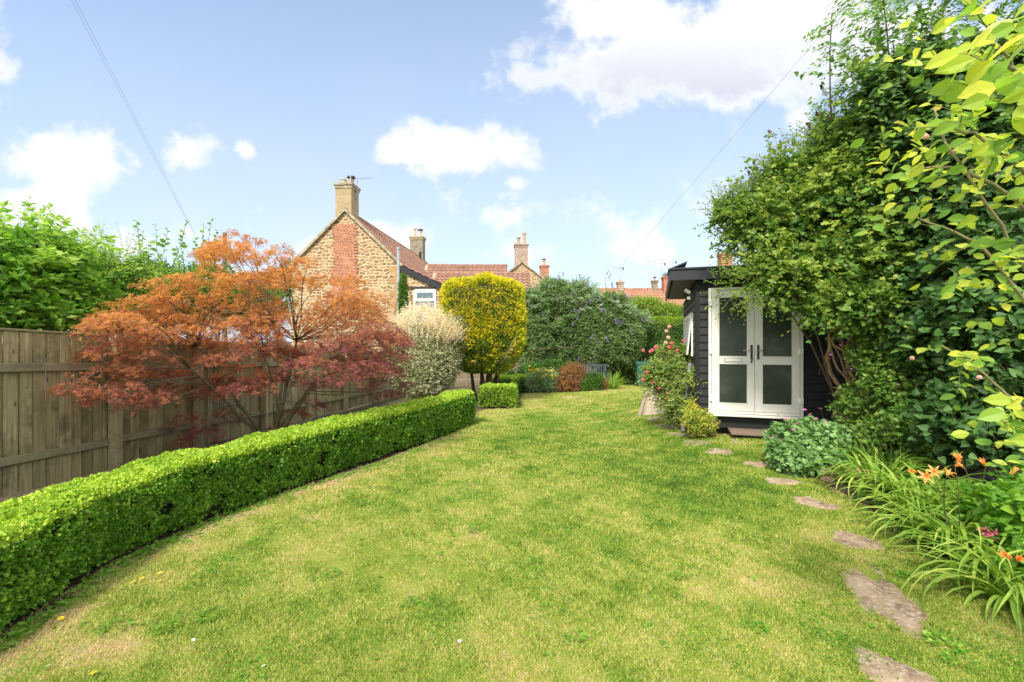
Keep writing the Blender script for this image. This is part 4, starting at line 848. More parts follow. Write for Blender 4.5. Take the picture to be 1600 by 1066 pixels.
# doors
df = MB(); df.box((DX0+.022, .0, (DZ0+DZ1)/2), (.044, .11, DZ1-DZ0)).box((DX1-.022, .0, (DZ0+DZ1)/2), (.044, .11, DZ1-DZ0)).box(((DX0+DX1)/2, .0, DZ1-.022), (DX1-DX0-.09, .108, .044)).box(((DX0+DX1)/2, .0, DZ0+.02), (DX1-DX0-.09, .108, .04))
df.build('door_frame', M_white, shed, False, bevel=.004)
MB().box(((DX0+DX1)/2, -.06, DZ0-.022), (DX1-DX0+.14, .16, .032)).build('sill', M_white, shed, False, bevel=.005)
mid = (DX0+DX1)/2
for s, (x0, x1) in enumerate(((DX0+.05, mid-.003), (mid+.003, DX1-.05))):
    z0, z1 = DZ0+.045, DZ1-.05; mb = MB(); yy = -.035; th = .06; stw = .098
    g0x, g1x = x0+stw, x1-stw; bz, mz0, mz1, tz = z0+.12, z0+.78, z0+.885, z1-.105
    mb.box(((x0+g0x)/2, yy, (z0+z1)/2), (stw, th, z1-z0)).box(((x1+g1x)/2, yy, (z0+z1)/2), (stw, th, z1-z0))
    for a, b_ in ((z0, bz), (mz0, mz1), (tz, z1)): mb.box(((g0x+g1x)/2, yy+.0015, (a+b_)/2), (g1x-g0x, th-.003, b_-a))
    dl = mb.build('door', M_white, shed, False, bevel=.004)
    for a, b_ in ((bz, mz0), (mz1, tz)):
        MB().box(((g0x+g1x)/2, yy+.002, (a+b_)/2), (g1x-g0x, .012, b_-a)).build('glass', M_obs, dl, False)
        bd = MB()
        for xx in (g0x+.007, g1x-.007): bd.box((xx, yy-.024, (a+b_)/2), (.014, .016, b_-a))
        for zz in (a+.007, b_-.007): bd.box(((g0x+g1x)/2, yy-.0235, zz), (g1x-g0x-.028, .015, .014))
        bd.build('bead', M_white, dl, False)
    hx = x1-.045 if s == 0 else x0+.045; hz_ = mz1+.06; dr = -1 if s == 0 else 1
    h_ = MB().box((hx, yy-.036, hz_+.02), (.032, .014, .235)); ho = h_.build('handle_plate', M_gutter, dl, False, bevel=.004)
    MB().tube([(hx, yy-.04, hz_+.05), (hx, yy-.085, hz_+.05), (hx+dr*.02, yy-.092, hz_+.05), (hx+dr*.135, yy-.088, hz_+.048)], .009, 8).build('lever', plain('brass_lever', (.45, .42, .33), .3, .1, 5, metal=.8), ho, False, smooth=True)
    if s == 0:
        MB().tube([(hx, yy-.05, hz_-.06), (hx+.003, yy-.055, hz_-.10), (hx-.012, yy-.055, hz_-.155)], .010, 6).build('keys', M_gutter, ho, False)
        lx, lz = (g0x+g1x)/2-.0, (mz0+mz1)/2
        lp = MB().box((lx, yy-.034, lz), (.275, .012, .062)).build('letter_plate', plain('steel_plate', (.55, .56, .58), .35, .05, 5, metal=.6), dl, False, bevel=.003)
        MB().box((lx, yy-.0435, lz), (.24, .008, .040)).build('flap', M_white, lp, False)
    hxx = x0-.02 if s == 0 else x1+.02
    for zz in (z0+.2, z0+.98, z1-.2): MB().box((hxx, -.075, zz), (.05, .028, .095)).build('hinge', M_white, dl, False, bevel=.004)
# side window
wf = MB(); n5 = 5
for i in range(n5):
    y = WY0+(WY1-WY0)*i/(n5-1); wf.box((-.012, y+(.03 if i == 0 else -.03 if i == n5-1 else 0), (WZ0+WZ1)/2), (.07, .06, WZ1-WZ0))
for zz in (WZ0+.03, WZ1-.03): wf.box((-.012, (WY0+WY1)/2, zz), (.068, WY1-WY0-.12, .06))
wf = wf.build('window', M_white, shed, False)
MB().box((.0, (WY0+WY1)/2, (WZ0+WZ1)/2), (.01, WY1-WY0, WZ1-WZ0)).build('pane', M_glass, wf, False)
MB().poly([(-.05, WY0+.06, WZ1-.03), (-.05, WY0+.6, WZ1-.03), (-.12, WY0+.6, WZ0+.02), (-.12, WY0+.06, WZ0+.02)], (.02, 0, .012)).build('open_sash', M_white, wf, False)
fl = MB().box((-.06, .12, 2.33), (.08, .05, .09)).build('floodlight', M_gutter, shed, False)
MB().box((-.13, .10, 2.40), (.10, .06, .05), rot=(0, R(35), 0)).build('lamp_head', M_white, fl, False)
MB().box((-.11, .12, 2.29), (.05, .05, .05)).build('sensor', M_white, fl, False)
M_step = woodmat('step_wood', (.17, .12, .08), (.27, .20, .14), (.36, .28, .20), False)
st = thing('door_step', 'wooden doorstep on stone slabs below the white double doors', 'step', tuple(np.array(S0)+[.6, -.6, -.0]), None, srz)
MB().box((.12, .10, .115), (.80, .40, .045)).build('tread', M_step, st, False, bevel=.006)
MB().box((.12, .14, .05), (.68, .30, .085)).build('support', M_grime2, st, False); MB().box((.66, .05, .04), (.36, .42, .12)).build('stone_block', plain('step_stone', (.30, .23, .17), .9, .3, 9, .01), st, False, bevel=.02)
MB().box((.2, -.17, .0), (1.0, .28, .06)).build('slab', plain('slab_stone', (.30, .25, .19), .9, .3, 9, .01), st, False, bevel=.015)
def lp_(u, v, z): return np.array([S0[0]+u*math.cos(srz)-v*math.sin(srz), S0[1]+u*math.sin(srz)+v*math.cos(srz), S0[2]+z])
tr = thing('old_trellis', 'grey weathered slatted trellis leaning on the side of the black shed behind the rose', 'trellis', lp_(-.2, .6, 0))
M_grey = woodmat('silvered_wood', (.10, .10, .105), (.20, .20, .21), (.32, .32, .33), True)
mb = MB()
for i in range(7): mb.beam(lp_(-.20, .12+.12*i, .0), lp_(-.06, .55+.12*i, 1.15), .055, .012)
for z in (.25, .9): mb.beam(lp_(-.19+.1*z, .15, z), lp_(-.19+.1*z, 1.3, z), .03, .02)
mb.build('slats', M_grey, tr)

# ------------------------------------------------------------------ wheeled bin and bench
M_bin = plain('green_bin_plastic', (.03, .12, .075), .45, .2, 6)
bx_, by_ = 5.66, 20.05; bz_ = float(G(bx_, by_))
bn = thing('wheeled_bin', 'dark green wheeled rubbish bin standing before the tall dark hedge', 'bin', (bx_, by_, bz_), None, -.1)
mb = MB(); v = [(-.22, -.24, .06), (.22, -.24, .06), (.22, .22, .06), (-.22, .22, .06), (-.28, -.33, .98), (.28, -.33, .98), (.28, .33, .98), (-.28, .33, .98)]
mb.add(v, [[3, 2, 1, 0], [4, 5, 6, 7], [0, 1, 5, 4], [1, 2, 6, 5], [2, 3, 7, 6], [3, 0, 4, 7]]); mb.box((0, 0, .96), (.60, .70, .05)).build('body', M_bin, bn, False, bevel=.015)
MB().poly([(-.3, -.37, 1.0), (-.3, -.36, 1.04), (-.3, -.1, 1.09), (-.3, .25, 1.08), (-.3, .36, 1.02), (-.3, .36, 1.0)], (.6, 0, 0)).build('lid', M_bin, bn, False, bevel=.01)
for s in (-.24, .24): MB().tube([(s-.025, .26, .10), (s+.025, .26, .10)], .10, 16).build('wheel', M_gutter, bn, False)
MB().tube([(-.22, .4, .98), (.22, .4, .98)], .015, 8).build('handle', M_gutter, bn, False)
M_bench = plain('slate_blue_paint', (.055, .075, .085), .6, .3, 8)
be = thing('garden_bench', 'slate grey slatted garden bench half hidden behind the flower bed under the butterfly bushes', 'bench', (3.05, 18.95, float(G(3.05, 18.95))))
mb = MB()
for i in range(16): mb.box((-.78+.104*i, .26, .70), (.05, .02, .42))
mb.box((0, .26, .94), (1.75, .04, .07)).box((0, .26, .46), (1.72, .04, .06)).build('backrest', M_bench, be, False)
mb = MB()
for i in range(5): mb.box((0, -.20+.1*i, .43), (1.65, .075, .022))
mb.build('seat', M_bench, be, False)
for sx in (-.84, .84):
    for y, h_ in ((-.24, .62), (.26, .95)): MB().box((sx, y, h_/2), (.06, .06, h_)).build('leg', M_bench, be, False)
    MB().box((sx, 0, .64), (.07, .56, .035)).build('armrest', M_bench, be, False)
# terracotta pot behind the long hedge
tp = thing('terracotta_pot', 'terracotta flower pot under the dappled willow, behind the end of the long hedge', 'pot', (-1.62, 10.9, float(G(-1.62, 10.9))))
MB().lathe((0, 0, 0), [(.0, .0), (.15, 0), (.20, .32), (.24, .32), (.24, .40), (.205, .40), (.19, .34), (0, .33)], 20).build('pot', plain('terracotta', (.45, .22, .11), .85, .2, 6), tp, False)
r = np.random.default_rng(3); mb = MB(); sprays(mb, L_LEAF, np.tile([[0, 0, .34]], (26, 1)), r.normal(0, .7, (26, 3))+[0, 0, 1], np.full(26, .2), 7, .05, r); mb.build('plant', M_leftd, tp, False)

# ------------------------------------------------------------------ stones
m_, nt, b = mat('stepping_stone'); M_stone = m_
n_ = nz(nt, 6, 8, .7); v_ = nz(nt, 26, 5, .8)
c = ramp(nt, n_, [(.30, (.10, .065, .04)), (.46, (.30, .205, .125)), (.7, (.52, .39, .25))]); c = mixc(nt, nd(nt, 'ShaderNodeMapRange', {0: v_, 1: .52, 2: .64, 3: 0, 4: .8}).outputs[0], c, (.62, .54, .42))
nt.links.new(c, b.inputs['Base Color']); b.inputs['Roughness'].default_value = .9; bump(nt, b, nz(nt, 13, 8, .75, dist=1.5), .9, .03)
SL_ = ['stepping stone beside the gravel path, farthest of the row', 'stepping stone second farthest, nearest the rose bush', 'stepping stone left of the variegated plant, third farthest', 'stepping stone in the lawn in front of the variegated plant', 'stepping stone left of the wooden doorstep',
       'stepping stone in front of the geranium clump', 'stepping stone at the front corner of the geranium clump', 'stepping stone with rust brown edge left of the edging stones',
       'pale cream patched stepping stone, third from the camera', 'big cracked grey brown stepping stone, widest in the lawn', 'stepping stone cut off by the bottom of the picture, nearest to the camera']
for i, (st, (sx, sy)) in enumerate(zip(STONES, stone_c)):
    k = 40; th = np.arange(k)/k*6.283; q = stone_r(i, th); ox_ = np.array([gp(st[0]+q[j_]*math.cos(th[j_])*st[2]/2, st[1]+q[j_]*math.sin(th[j_])*st[3]/2+q[j_]*math.cos(th[j_])*st[2]/2*st[4]) for j_ in range(k)])
    rg = [(1.0, -.05), (1.0, -.002), (.93, .005), (.6, .009), (.3, .010)]; V_ = []
    for q_, z_ in rg:
        x_ = sx+(ox_[:, 0]-sx)*q_; y_ = sy+(ox_[:, 1]-sy)*q_; P_ = np.stack([x_, y_, 0*x_], -1); V_.append(np.stack([x_, y_, G(x_, y_)+z_+(.005*fn(P_, 9, 3)+.003*fn(P_, 25, 4) if q_ < 1 else 0)], -1))
    V_ = np.concatenate(V_+[np.array([[sx, sy, float(G(sx, sy))+.014]])]); j = np.arange(k); j2 = (j+1) % k; nr_ = len(rg)
    Fq = np.concatenate([np.stack([q_*k+j, q_*k+j2, (q_+1)*k+j2, (q_+1)*k+j], -1) for q_ in range(nr_-1)]); Ft = np.stack([(nr_-1)*k+j, (nr_-1)*k+j2, np.full(k, nr_*k)], -1)
    tag(MB().add(V_, [Fq, Ft]).build('stepping_stone', M_stone), SL_[i], 'paving stone', 'stepping stones in the lawn')
EDG = [(1247, 738, .26), (1287, 752, .2), (1316, 752, .2), (1346, 758, .24), (1372, 772, .26), (1402, 795, .2), (1594, 912, .22), (1560, 880, .14)]
EL = ['brown edging stone in front of the geranium clump', 'small edging stone right of the brown geranium one', 'squat edging stone third from the geraniums', 'pale edging stone at the left end of the lily leaves', 'rounded edging stone under the first lily leaves', 'edging stone half covered by arching lily leaves',
      'upright edging stone at the right border of the picture below the lilies', 'small edging stone under the nearest lily clump']
M_edg = plain('edging_rock', (.33, .22, .13), .95, .45, 7, .03)
for i, (px, py, s) in enumerate(EDG):
    x, y = gp(px, py-4); u = np.linspace(0, 2*math.pi, 15)[:-1]; vv = np.linspace(-1.5, 1.5, 9); P = []
    for q in vv: P += [(math.cos(q)*math.cos(a), math.cos(q)*math.sin(a), math.sin(q)) for a in u]
    P = np.array(P); P = np.sign(P)*np.abs(P)**.7; P *= (1+.18*fn(P*1.0+i, 2.2, i)+.08*fn(P, 6, i))[:, None]; P = P*[s*.55, s*.45, s*.42]
    j = np.arange(14); j2 = (j+1) % 14; Fq = np.concatenate([np.stack([q*14+j, q*14+j2, (q+1)*14+j2, (q+1)*14+j], -1) for q in range(8)])
    mb = MB().add(P+[x+.03, y, float(G(x, y))+s*.18], Fq); mb.add(P[-14:]+[x+.03, y, float(G(x, y))+s*.18], np.arange(14)[None]); tag(mb.build('edging_stone', M_edg), EL[i], 'stone', 'rough stones edging the right bed')
# gravel path
py_ = np.linspace(PE[0][1]-.3, 20.5, 60); tt_ = np.linspace(0, 1, 14); Px = rgt(py_)[:, None]-.02+tt_[None]*np.interp(py_, [PE[0][1]-.3, PE[0][1]+.2, 20.5], [.5, .75, 1.0])[:, None]; Py = np.repeat(py_[:, None], 14, 1)
m_, nt, b = mat('gravel'); vv_ = nd(nt, 'ShaderNodeTexVoronoi', {'Vector': pos(nt), 'Scale': 38}); c = mixc(nt, vv_.outputs['Distance'], (.62, .50, .36), (.36, .27, .18)); c = mixc(nt, nz(nt, 3, 4), c, (.50, .40, .28)); nt.links.new(c, b.inputs['Base Color']); b.inputs['Roughness'].default_value = .95; bump(nt, b, vv_.outputs['Distance'], 1, .02)
tag(MB().grid(np.stack([Px, Py, G(Px, Py)+.012], -1)).build('path', m_), kind='structure')
ed = MB(); yv = np.linspace(PE[0][1], 20, 40)
for a, b_ in zip(yv[:-1], yv[1:]): ed.beam((float(rgt(a))-.05, a+.01, float(G(rgt(a), a))+.02), (float(rgt(b_))-.05, b_-.01, float(G(rgt(b_), b_))+.02), .07, .06)
tag(ed.build('path_edging', plain('edging_brick', (.33, .26, .20), .9, .3, 8)), 'low line of edging bricks between lawn and gravel path', 'edging')

# ------------------------------------------------------------------ shrubs over the left fence
L_ = B
mo = shrub('mock_orange_shrub', 'large fresh green shrub with pointed leaves over the fence in the left corner', 'shrub', (-7.0, 6.6, -.1), [B(35, 438, 6.6, 75, 70, .9), B(105, 455, 6.9, 50, 54, .8), B(-50, 450, 6.0, 80, 86, .8), B(20, 400, 6.8, 50, 46, .6), B(90, 420, 7.1, 44, 38, .6), B(20, 495, 6.4, 100, 45, .6)],
      L_LEAF, .125, M_left, 1050, 9, .55, M_twig, 101, 10, .03, .35, .20, .3, f=2.4, upd=.7, tw_r=.004, bias=(.4, -.6, 0))
shoots(mo, [B(35, 428, 6.6, 78, 80, .9), B(110, 440, 6.9, 55, 60, .8), B(-50, 440, 6.0, 80, 90, .8)], 120, .55, 11, L_LEAF, .13, M_leftl, 1011, (.1, -.2, 1.0), .35)
r = np.random.default_rng(7)
def whips(name, label, cat, base, tips, leafm, size, per, tpl, twm, seed, n0=.006, group=None):
    r = np.random.default_rng(seed); root = thing(name, label, cat, base, group); mb = MB(); tw = MB()
    for px, py, Y in tips:
        tp = W(px, py, Y); bs = np.array(base)+[r.normal(0, .15), r.normal(0, .15), 0]; Pm = limb(tw, bs, tp, n0*1.8, n0*.5, r, .05, 9, .06, 5)
        for k in range(2, 8):
            d = Pm[k+1]-Pm[k]; sprays(mb, tpl, Pm[k][None], d[None], np.linalg.norm(d), per, size, r, .0, spread=1.0)
    tw.build('stem', twm, root); mb.build('foliage', leafm, root); return root
hz_ = shrub('hazel_bush', 'mid green leafy bush over the fence between left corner shrub and maple', 'shrub', (-7.7, 9.3, -.2), [B(190, 455, 9.2, 50, 52, 1.0), B(250, 470, 9.6, 55, 42, 1.0), B(160, 440, 9.0, 36, 40, .8), B(320, 470, 9.8, 50, 36, .9), B(200, 500, 8.8, 80, 36, .7), B(400, 480, 10.4, 60, 40, .7)], L_LEAF, .075, M_leftd, 2100, 9, .45, M_bark, 102, 10, .03, .2, .25, .3, upd=.8)
shoots(hz_, [B(190, 450, 9.2, 55, 58, 1.0), B(260, 465, 9.6, 60, 46, 1.0), B(150, 435, 9.0, 40, 44, .8)], 110, .6, 12, L_LEAF, .075, M_leftl, 1021, (0, -.1, 1.2), .15)
shrub('elder_bush', 'darker leafy bush further back over the fence behind the maple', 'shrub', (-9.5, 14, -.5), [B(250, 455, 13.5, 60, 40, 1.2), B(330, 450, 14, 50, 40, 1.2), B(300, 470, 13, 80, 34, 1.0)], L_LEAF, .11, M_leftd, 1500, 8, .45, M_bark, 103, 8, .04, .2, .2, .2)
whips('apple_tree', 'young tree with tall thin upright shoots and round leaves above the maple', 'tree', (-6.6, 9.1, .2), [(213, 345, 9.1), (243, 350, 9.2), (262, 360, 9.0), (286, 362, 9.1), (292, 345, 9.3), (318, 348, 9.0), (330, 344, 9.2), (275, 385, 9), (232, 380, 9.2), (305, 372, 9.3), (345, 372, 9.1), (250, 400, 9), (338, 362, 9.4), (222, 365, 9.0)], M_left, .10, 8, L_ROUND, M_bark, 104)
for k, (x0, lab) in enumerate(((165, 'distant dark tree on the skyline just right of the left corner shrub'), (232, 'distant dark tree on the skyline left of the tall shoots'), (480, 'distant low tree hidden behind the left slope of the cottage'))):
    shrub('distant_tree', lab, 'tree', (*W(x0, 500, 60)[:2], -1.2), [B(x0, 432, 60, 45, 28, 3), B(x0+25, 440, 60, 40, 24, 3), B(x0-30, 442, 60, 36, 22, 3)], L_LEAF, .5, M_far, 500, 6, 1.2, M_bark, 110+k, 5, .2, .1, .2, .2, f=.4, group='trees on the skyline', tw_r=.02)

# ------------------------------------------------------------------ shrubs on the right
sb = np.array([4.70, 6.35, .2])
blobs = [B(1345, 330, 6.5, 115, 96, .75), B(1240, 360, 6.6, 90, 72, .6), B(1300, 425, 6.2, 108, 60, .5), B(1165, 335, 6.7, 42, 26, .35), B(1212, 428, 6.3, 44, 42, .38), B(1410, 400, 6.2, 95, 95, .7), B(1350, 230, 6.4, 80, 72, .75), B(1255, 275, 6.7, 62, 40, .5),
         B(1430, 290, 6.4, 80, 110, .8), B(1330, 475, 5.9, 90, 34, .4)]
root = shrub('overhanging_shrub', 'huge leafy shrub with small lobed leaves overhanging the roof and doors of the black shed', 'shrub', sb, blobs, L_LOBE, .080, M_shrubA, 4300, 8, .45, M_bark, 121, 0, .05, .15, .24, .30, f=2.4, upd=.2, inner=.22, tw_r=.003)
mb = MB(); tw = MB(); r = np.random.default_rng(122)
P, Nn = crown([B(1180, 330, 6.6, 70, 34, .5), B(1150, 450, 6.3, 32, 24, .3), B(1200, 440, 6.2, 50, 40, .4), B(1260, 255, 6.6, 60, 40, .5)], 520, r, .05, .2, 3, .3)
sprays(mb, L_LEAF, P, Nn+[-.2, -.1, .3]+r.normal(0, .3, P.shape), r.uniform(.15, .38, len(P)), 8, .055, r, .1, twig=tw, tw_r=.0025)
shoots(root, blobs, 420, .55, 10, L_LOBE, .07, M_shrubY, 1221, (-.35, -.25, .15), .25, -.6, 'outer_sprays')
mb.build('young_leaves', M_shrubY, root); tw.build('young_twigs', M_twig, root)
tb = MB(); tips = []
for a, b_, r0 in [((1345, 652, 6.3), (1298, 515, 6.3), .045), ((1352, 655, 6.35), (1325, 500, 6.3), .04), ((1368, 655, 6.25), (1335, 590, 6.2), .04), ((1335, 590, 6.2), (1312, 525, 6.3), .03), ((1375, 650, 6.3), (1362, 520, 6.2), .042), ((1385, 645, 6.2), (1372, 560, 6.2), .03), ((1362, 640, 6.2), (1290, 505, 6.5), .03), ((1445, 632, 5.7), (1415, 560, 5.7), .04), ((1415, 562, 5.7), (1430, 500, 5.8), .03)]:
    limb(tb, W(*a)-[0, 0, .1 if a[1] > 620 else 0], W(*b_), r0*.75, r0*.5, r, .26, 14, .08, 8)
for k_ in range(7):
    a = r.uniform(1325, 1385); limb(tb, W(a+15, 655, 6.3)-[0, 0, .1], W(a-30+r.normal(0, 12), 500, 6.3), .022, .012, r, .3, 14, .1, 7)
for i in range(26):
    bl = blobs[i % len(blobs)]; s_ = W(r.uniform(1298, 1365), 515, 6.3); limb(tb, s_, np.array(bl[:3])+r.normal(0, .35, 3)*bl[3:], .028, .008, r)
tb.build('trunk', M_barkt, root, smooth=True)
mb = MB(); r = np.random.default_rng(125)
SEED = MB(); nq = 70; tq = r.uniform(0, 1, nq); aq = r.uniform(0, 6.3, nq); rad = .018*(1-tq*.8); Pq = np.stack([np.cos(aq)*rad, np.sin(aq)*rad, tq*.13], -1); SEED.tube([(0, 0, -.01), (0, 0, .125)], .003, 5); scatter(SEED, L_LEAF, Pq, Pq*[1, 1, .1]+[0, 0, .01], r.normal(0, 1, (nq, 3)), np.full(nq, .022))
bd = shrub('seeding_butterfly_bush', 'thin butterfly bush with brown seed heads sticking out left above the shed roof', 'shrub', (5.0, 6.78, .2), [B(1215, 300, 6.9, 60, 45, .4), B(1290, 235, 6.9, 40, 60, .4), B(1150, 325, 6.9, 32, 20, .25)], L_NARROW, .10, M_shrubA, 480, 8, .35, M_bark, 126, 3, .02, .1, .2, .15)
pts = [W(px, py, 6.75) for px, py in [(1182, 268), (1212, 215), (1218, 232), (1230, 240), (1262, 212), (1270, 205), (1279, 195), (1283, 205), (1290, 215), (1277, 225), (1284, 190), (1152, 300), (1205, 245), (1222, 255), (1292, 150), (1304, 175), (1300, 190), (1335, 145), (1198, 285), (1180, 282)]]
flowers(bd, SEED, 'seed_head', M_seed, pts, [(random.uniform(-.6, .3), random.uniform(-1.0, .3), 0) for _ in pts], sc=1.25)
# wisteria at the top
wi = thing('wisteria', 'climber with long divided light green leaves at the top of the right shrubs', 'climber', (5.3, 6.4, .2)); r = np.random.default_rng(131)
mb = MB(); tw = MB()
P, Nn = crown([B(1345, 60, 6.1, 55, 60, .4), B(1400, 130, 6.0, 90, 60, .5), B(1450, 40, 5.9, 90, 70, .6), B(1345, 160, 6.2, 40, 40, .3), B(1420, 200, 6.0, 90, 50, .5), B(1530, 80, 5.8, 110, 90, .6)], 620, r, .25, .2, 2, .4)
D = Nn*.8+r.normal(0, .4, P.shape)+[-.2, -.2, -.1]
sprays(mb, L_LEAF, P, D, r.uniform(.28, .45, len(P)), 11, .095, r, .35, twig=tw, tw_r=.002, spread=1.0, flat=.6, up=.8, bias=(-.2, -.5, 0))
for e in [(1300, 20, 6.0), (1330, 110, 6.1), (1395, 65, 5.6), (1380, 0, 5.6), (1480, -20, 5.5), (1330, 170, 6.2), (1440, 10, 5.7), (1560, 10, 5.6)]: limb(tw, (5.3+r.normal(0, .1), 6.4, 2.4), W(*e), .02, .006, r, n=9)
limb(tw, (5.3, 6.4, .15), (5.3, 6.4, 2.6), .04, .03, r)
mb.build('foliage', M_ash, wi); tw.build('stem', M_bark, wi)
li_ = shrub('lilac_bush', 'dark green shrub with large heart shaped leaves filling the right side behind the lilies', 'shrub', (5.1, 5.4, .15),
      [B(1500, 260, 5.5, 100, 150, .7), B(1430, 150, 5.8, 80, 80, .6), B(1545, 470, 5.0, 110, 150, .7), B(1470, 480, 5.5, 80, 110, .6), B(1600, 300, 5.2, 100, 200, .8), B(1520, 640, 4.7, 90, 62, .5), B(1640, 600, 4.4, 110, 150, .6), B(1590, 150, 5.3, 100, 120, .8), B(1700, 400, 5.0, 110, 320, .8)],
      L_HEART, .095, M_ivy, 3900, 7, .33, M_bark, 141, 10, .028, .35, .16, .16, f=1.8, upd=.0, tw_r=.004, inner=.4, bias=(-.35, -.7, .1))
shoots(li_, [B(1400, 130, 5.9, 90, 80, .6), B(1500, 200, 5.4, 100, 120, .7)], 60, .5, 9, L_HEART, .09, M_shrubA, 1411, (-.4, -.2, .4), .2, -.3)
shrub('currant_bush', 'green lobed leaf bush under the big trunks between geraniums and dark lilac', 'shrub', (4.55, 5.75, .2), [B(1400, 600, 5.8, 60, 62, .4), B(1440, 560, 5.7, 70, 90, .45), B(1385, 545, 6.0, 60, 50, .35), B(1440, 670, 5.3, 70, 44, .4), B(1345, 640, 6.2, 40, 50, .3), B(1385, 690, 5.7, 60, 40, .35)], L_LOBE, .065, M_shrubA, 1900, 7, .26, M_bark, 142, 8, .02, .25, .2, .2, inner=.3)
MB_ = MB(); bt = thing('dark_plank', 'short dark wooden board fixed across the shrub trunks beside the shed', 'board', W(1352, 578, 6.05)); MB().box((0, 0, 0), (.42, .14, .03)).box((0, .0, .035), (.1, .1, .04)).build('board', M_gutter, bt, False, bevel=.004)

# rose bush by the shed
ROSE = MB(); r = np.random.default_rng(150); kk_ = 26; ga = np.arange(kk_)*2.39996; zz_ = np.linspace(.95, -.55, kk_); rr_ = np.sqrt(1-zz_**2); Np_ = np.stack([np.cos(ga)*rr_, np.sin(ga)*rr_, zz_], -1)
tang = unit(np.stack([-Np_[:, 0]*Np_[:, 2], -Np_[:, 1]*Np_[:, 2], 1-Np_[:, 2]**2+.02], -1)); scatter(ROSE, L_ROUND, Np_*.030-tang*.018, tang+Np_*.35, Np_, np.full(kk_, .042)); ROSE.lathe((0, 0, -.02), [(.003, -.02), (.02, .0), (.026, .03), (.001, .04)], 8)
rb = shrub('rose_bush', 'rose bush with pink red blooms growing against the side of the black shed', 'shrub', (3.25, 8.9, .1), [B(1050, 590, 8.6, 40, 44, .45), B(1072, 565, 8.7, 26, 34, .3), B(1026, 585, 8.5, 26, 28, .3), B(1062, 630, 8.3, 34, 28, .35), B(1045, 550, 8.8, 22, 22, .25), B(1088, 590, 7.9, 18, 24, .16)], L_LEAF, .062, M_rosebush, 1300, 8, .38, M_bark, 151, 9, .012, .3, .25, .25, tw_r=.003, inner=.2)
fr = [(1046, 511), (1041, 518), (1044, 528), (1040, 536), (1019, 548), (1025, 543), (1050, 537), (1046, 543), (1016, 550), (1068, 533), (1011, 582), (1005, 594), (1020, 598), (1043, 616), (1045, 622), (1066, 605), (1080, 624), (1029, 607), (1005, 548), (1058, 548)]
flowers(rb, ROSE, 'rose_bloom', M_pinkp, [W(px, py, 8.35) for px, py in fr[4:]], sc=.8)
flowers(rb, ROSE, 'pale_bloom', M_palep, [W(px, py, 8.5) for px, py in fr[:4]], sc=.85)
tw = MB(); 
for px, py in fr[:4]: limb(tw, W(px+3, 560, 8.8), W(px, py+1, 8.5), .006, .003, r)
tw.build('rose_canes', M_twig, rb)
shrub('variegated_shrub', 'small yellow and green shrub at the shed corner left of the doorstep', 'shrub', (3.02, 7.55, .1), [B(1090, 658, 7.5, 24, 18, .22), B(1078, 640, 7.8, 14, 18, .15), B(1102, 662, 7.4, 14, 12, .14)], L_LEAF, .045, M_euo, 420, 7, .16, M_bark, 153, 6, .01, .1, .2, .2)
# geraniums
GERF = MB(); a = np.arange(5)/5*6.283; D = np.stack([np.cos(a), np.sin(a), np.full(5, .35)], -1); scatter(GERF, L_ROUND, D*.002, D, np.tile([[0, 0, 1.0]], (5, 1)), np.full(5, .017))
gr = shrub('hardy_geranium', 'rounded clump of soft grey green geranium leaves with pink flowers right of the doorstep', 'plant', (3.65, 5.9, .1), [B(1238, 694, 5.75, 34, 34, .35), B(1272, 692, 5.8, 36, 36, .38), B(1300, 690, 5.9, 26, 30, .3), B(1225, 712, 5.6, 20, 22, .22), B(1285, 720, 5.5, 36, 24, .28), B(1250, 718, 5.45, 26, 20, .22)], L_GER, .066, M_ger, 1250, 5, .15, M_twig, 161, 10, .005, .1, .12, .15, f=4, spread=1.0, inner=.4, up=1.0, tw_r=.0015)
gp_ = [(1215, 648), (1236, 651), (1257, 641), (1275, 655), (1282, 639), (1318, 654), (1303, 650), (1224, 688), (1207, 684), (1230, 655), (1246, 662), (1295, 560), (1298, 555), (1330, 577), (1402, 601), (1222, 655), (1313, 540), (1290, 660), (1266, 648), (1240, 672)]
flowers(gr, GERF, 'geranium_flower', M_magp, [W(px, py, 5.5 if py > 600 else 5.9) for px, py in gp_], sc=1.35)
tw = MB()
for px, py in gp_:
    Y = 5.5 if py > 600 else 5.9; e = W(px, py, Y); limb(tw, e+[r.normal(.05, .05), .15, -.22], e-[0, 0, .003], .002, .0015, r, n=5, sides=4)
tw.build('flower_stalks', M_twig, gr)

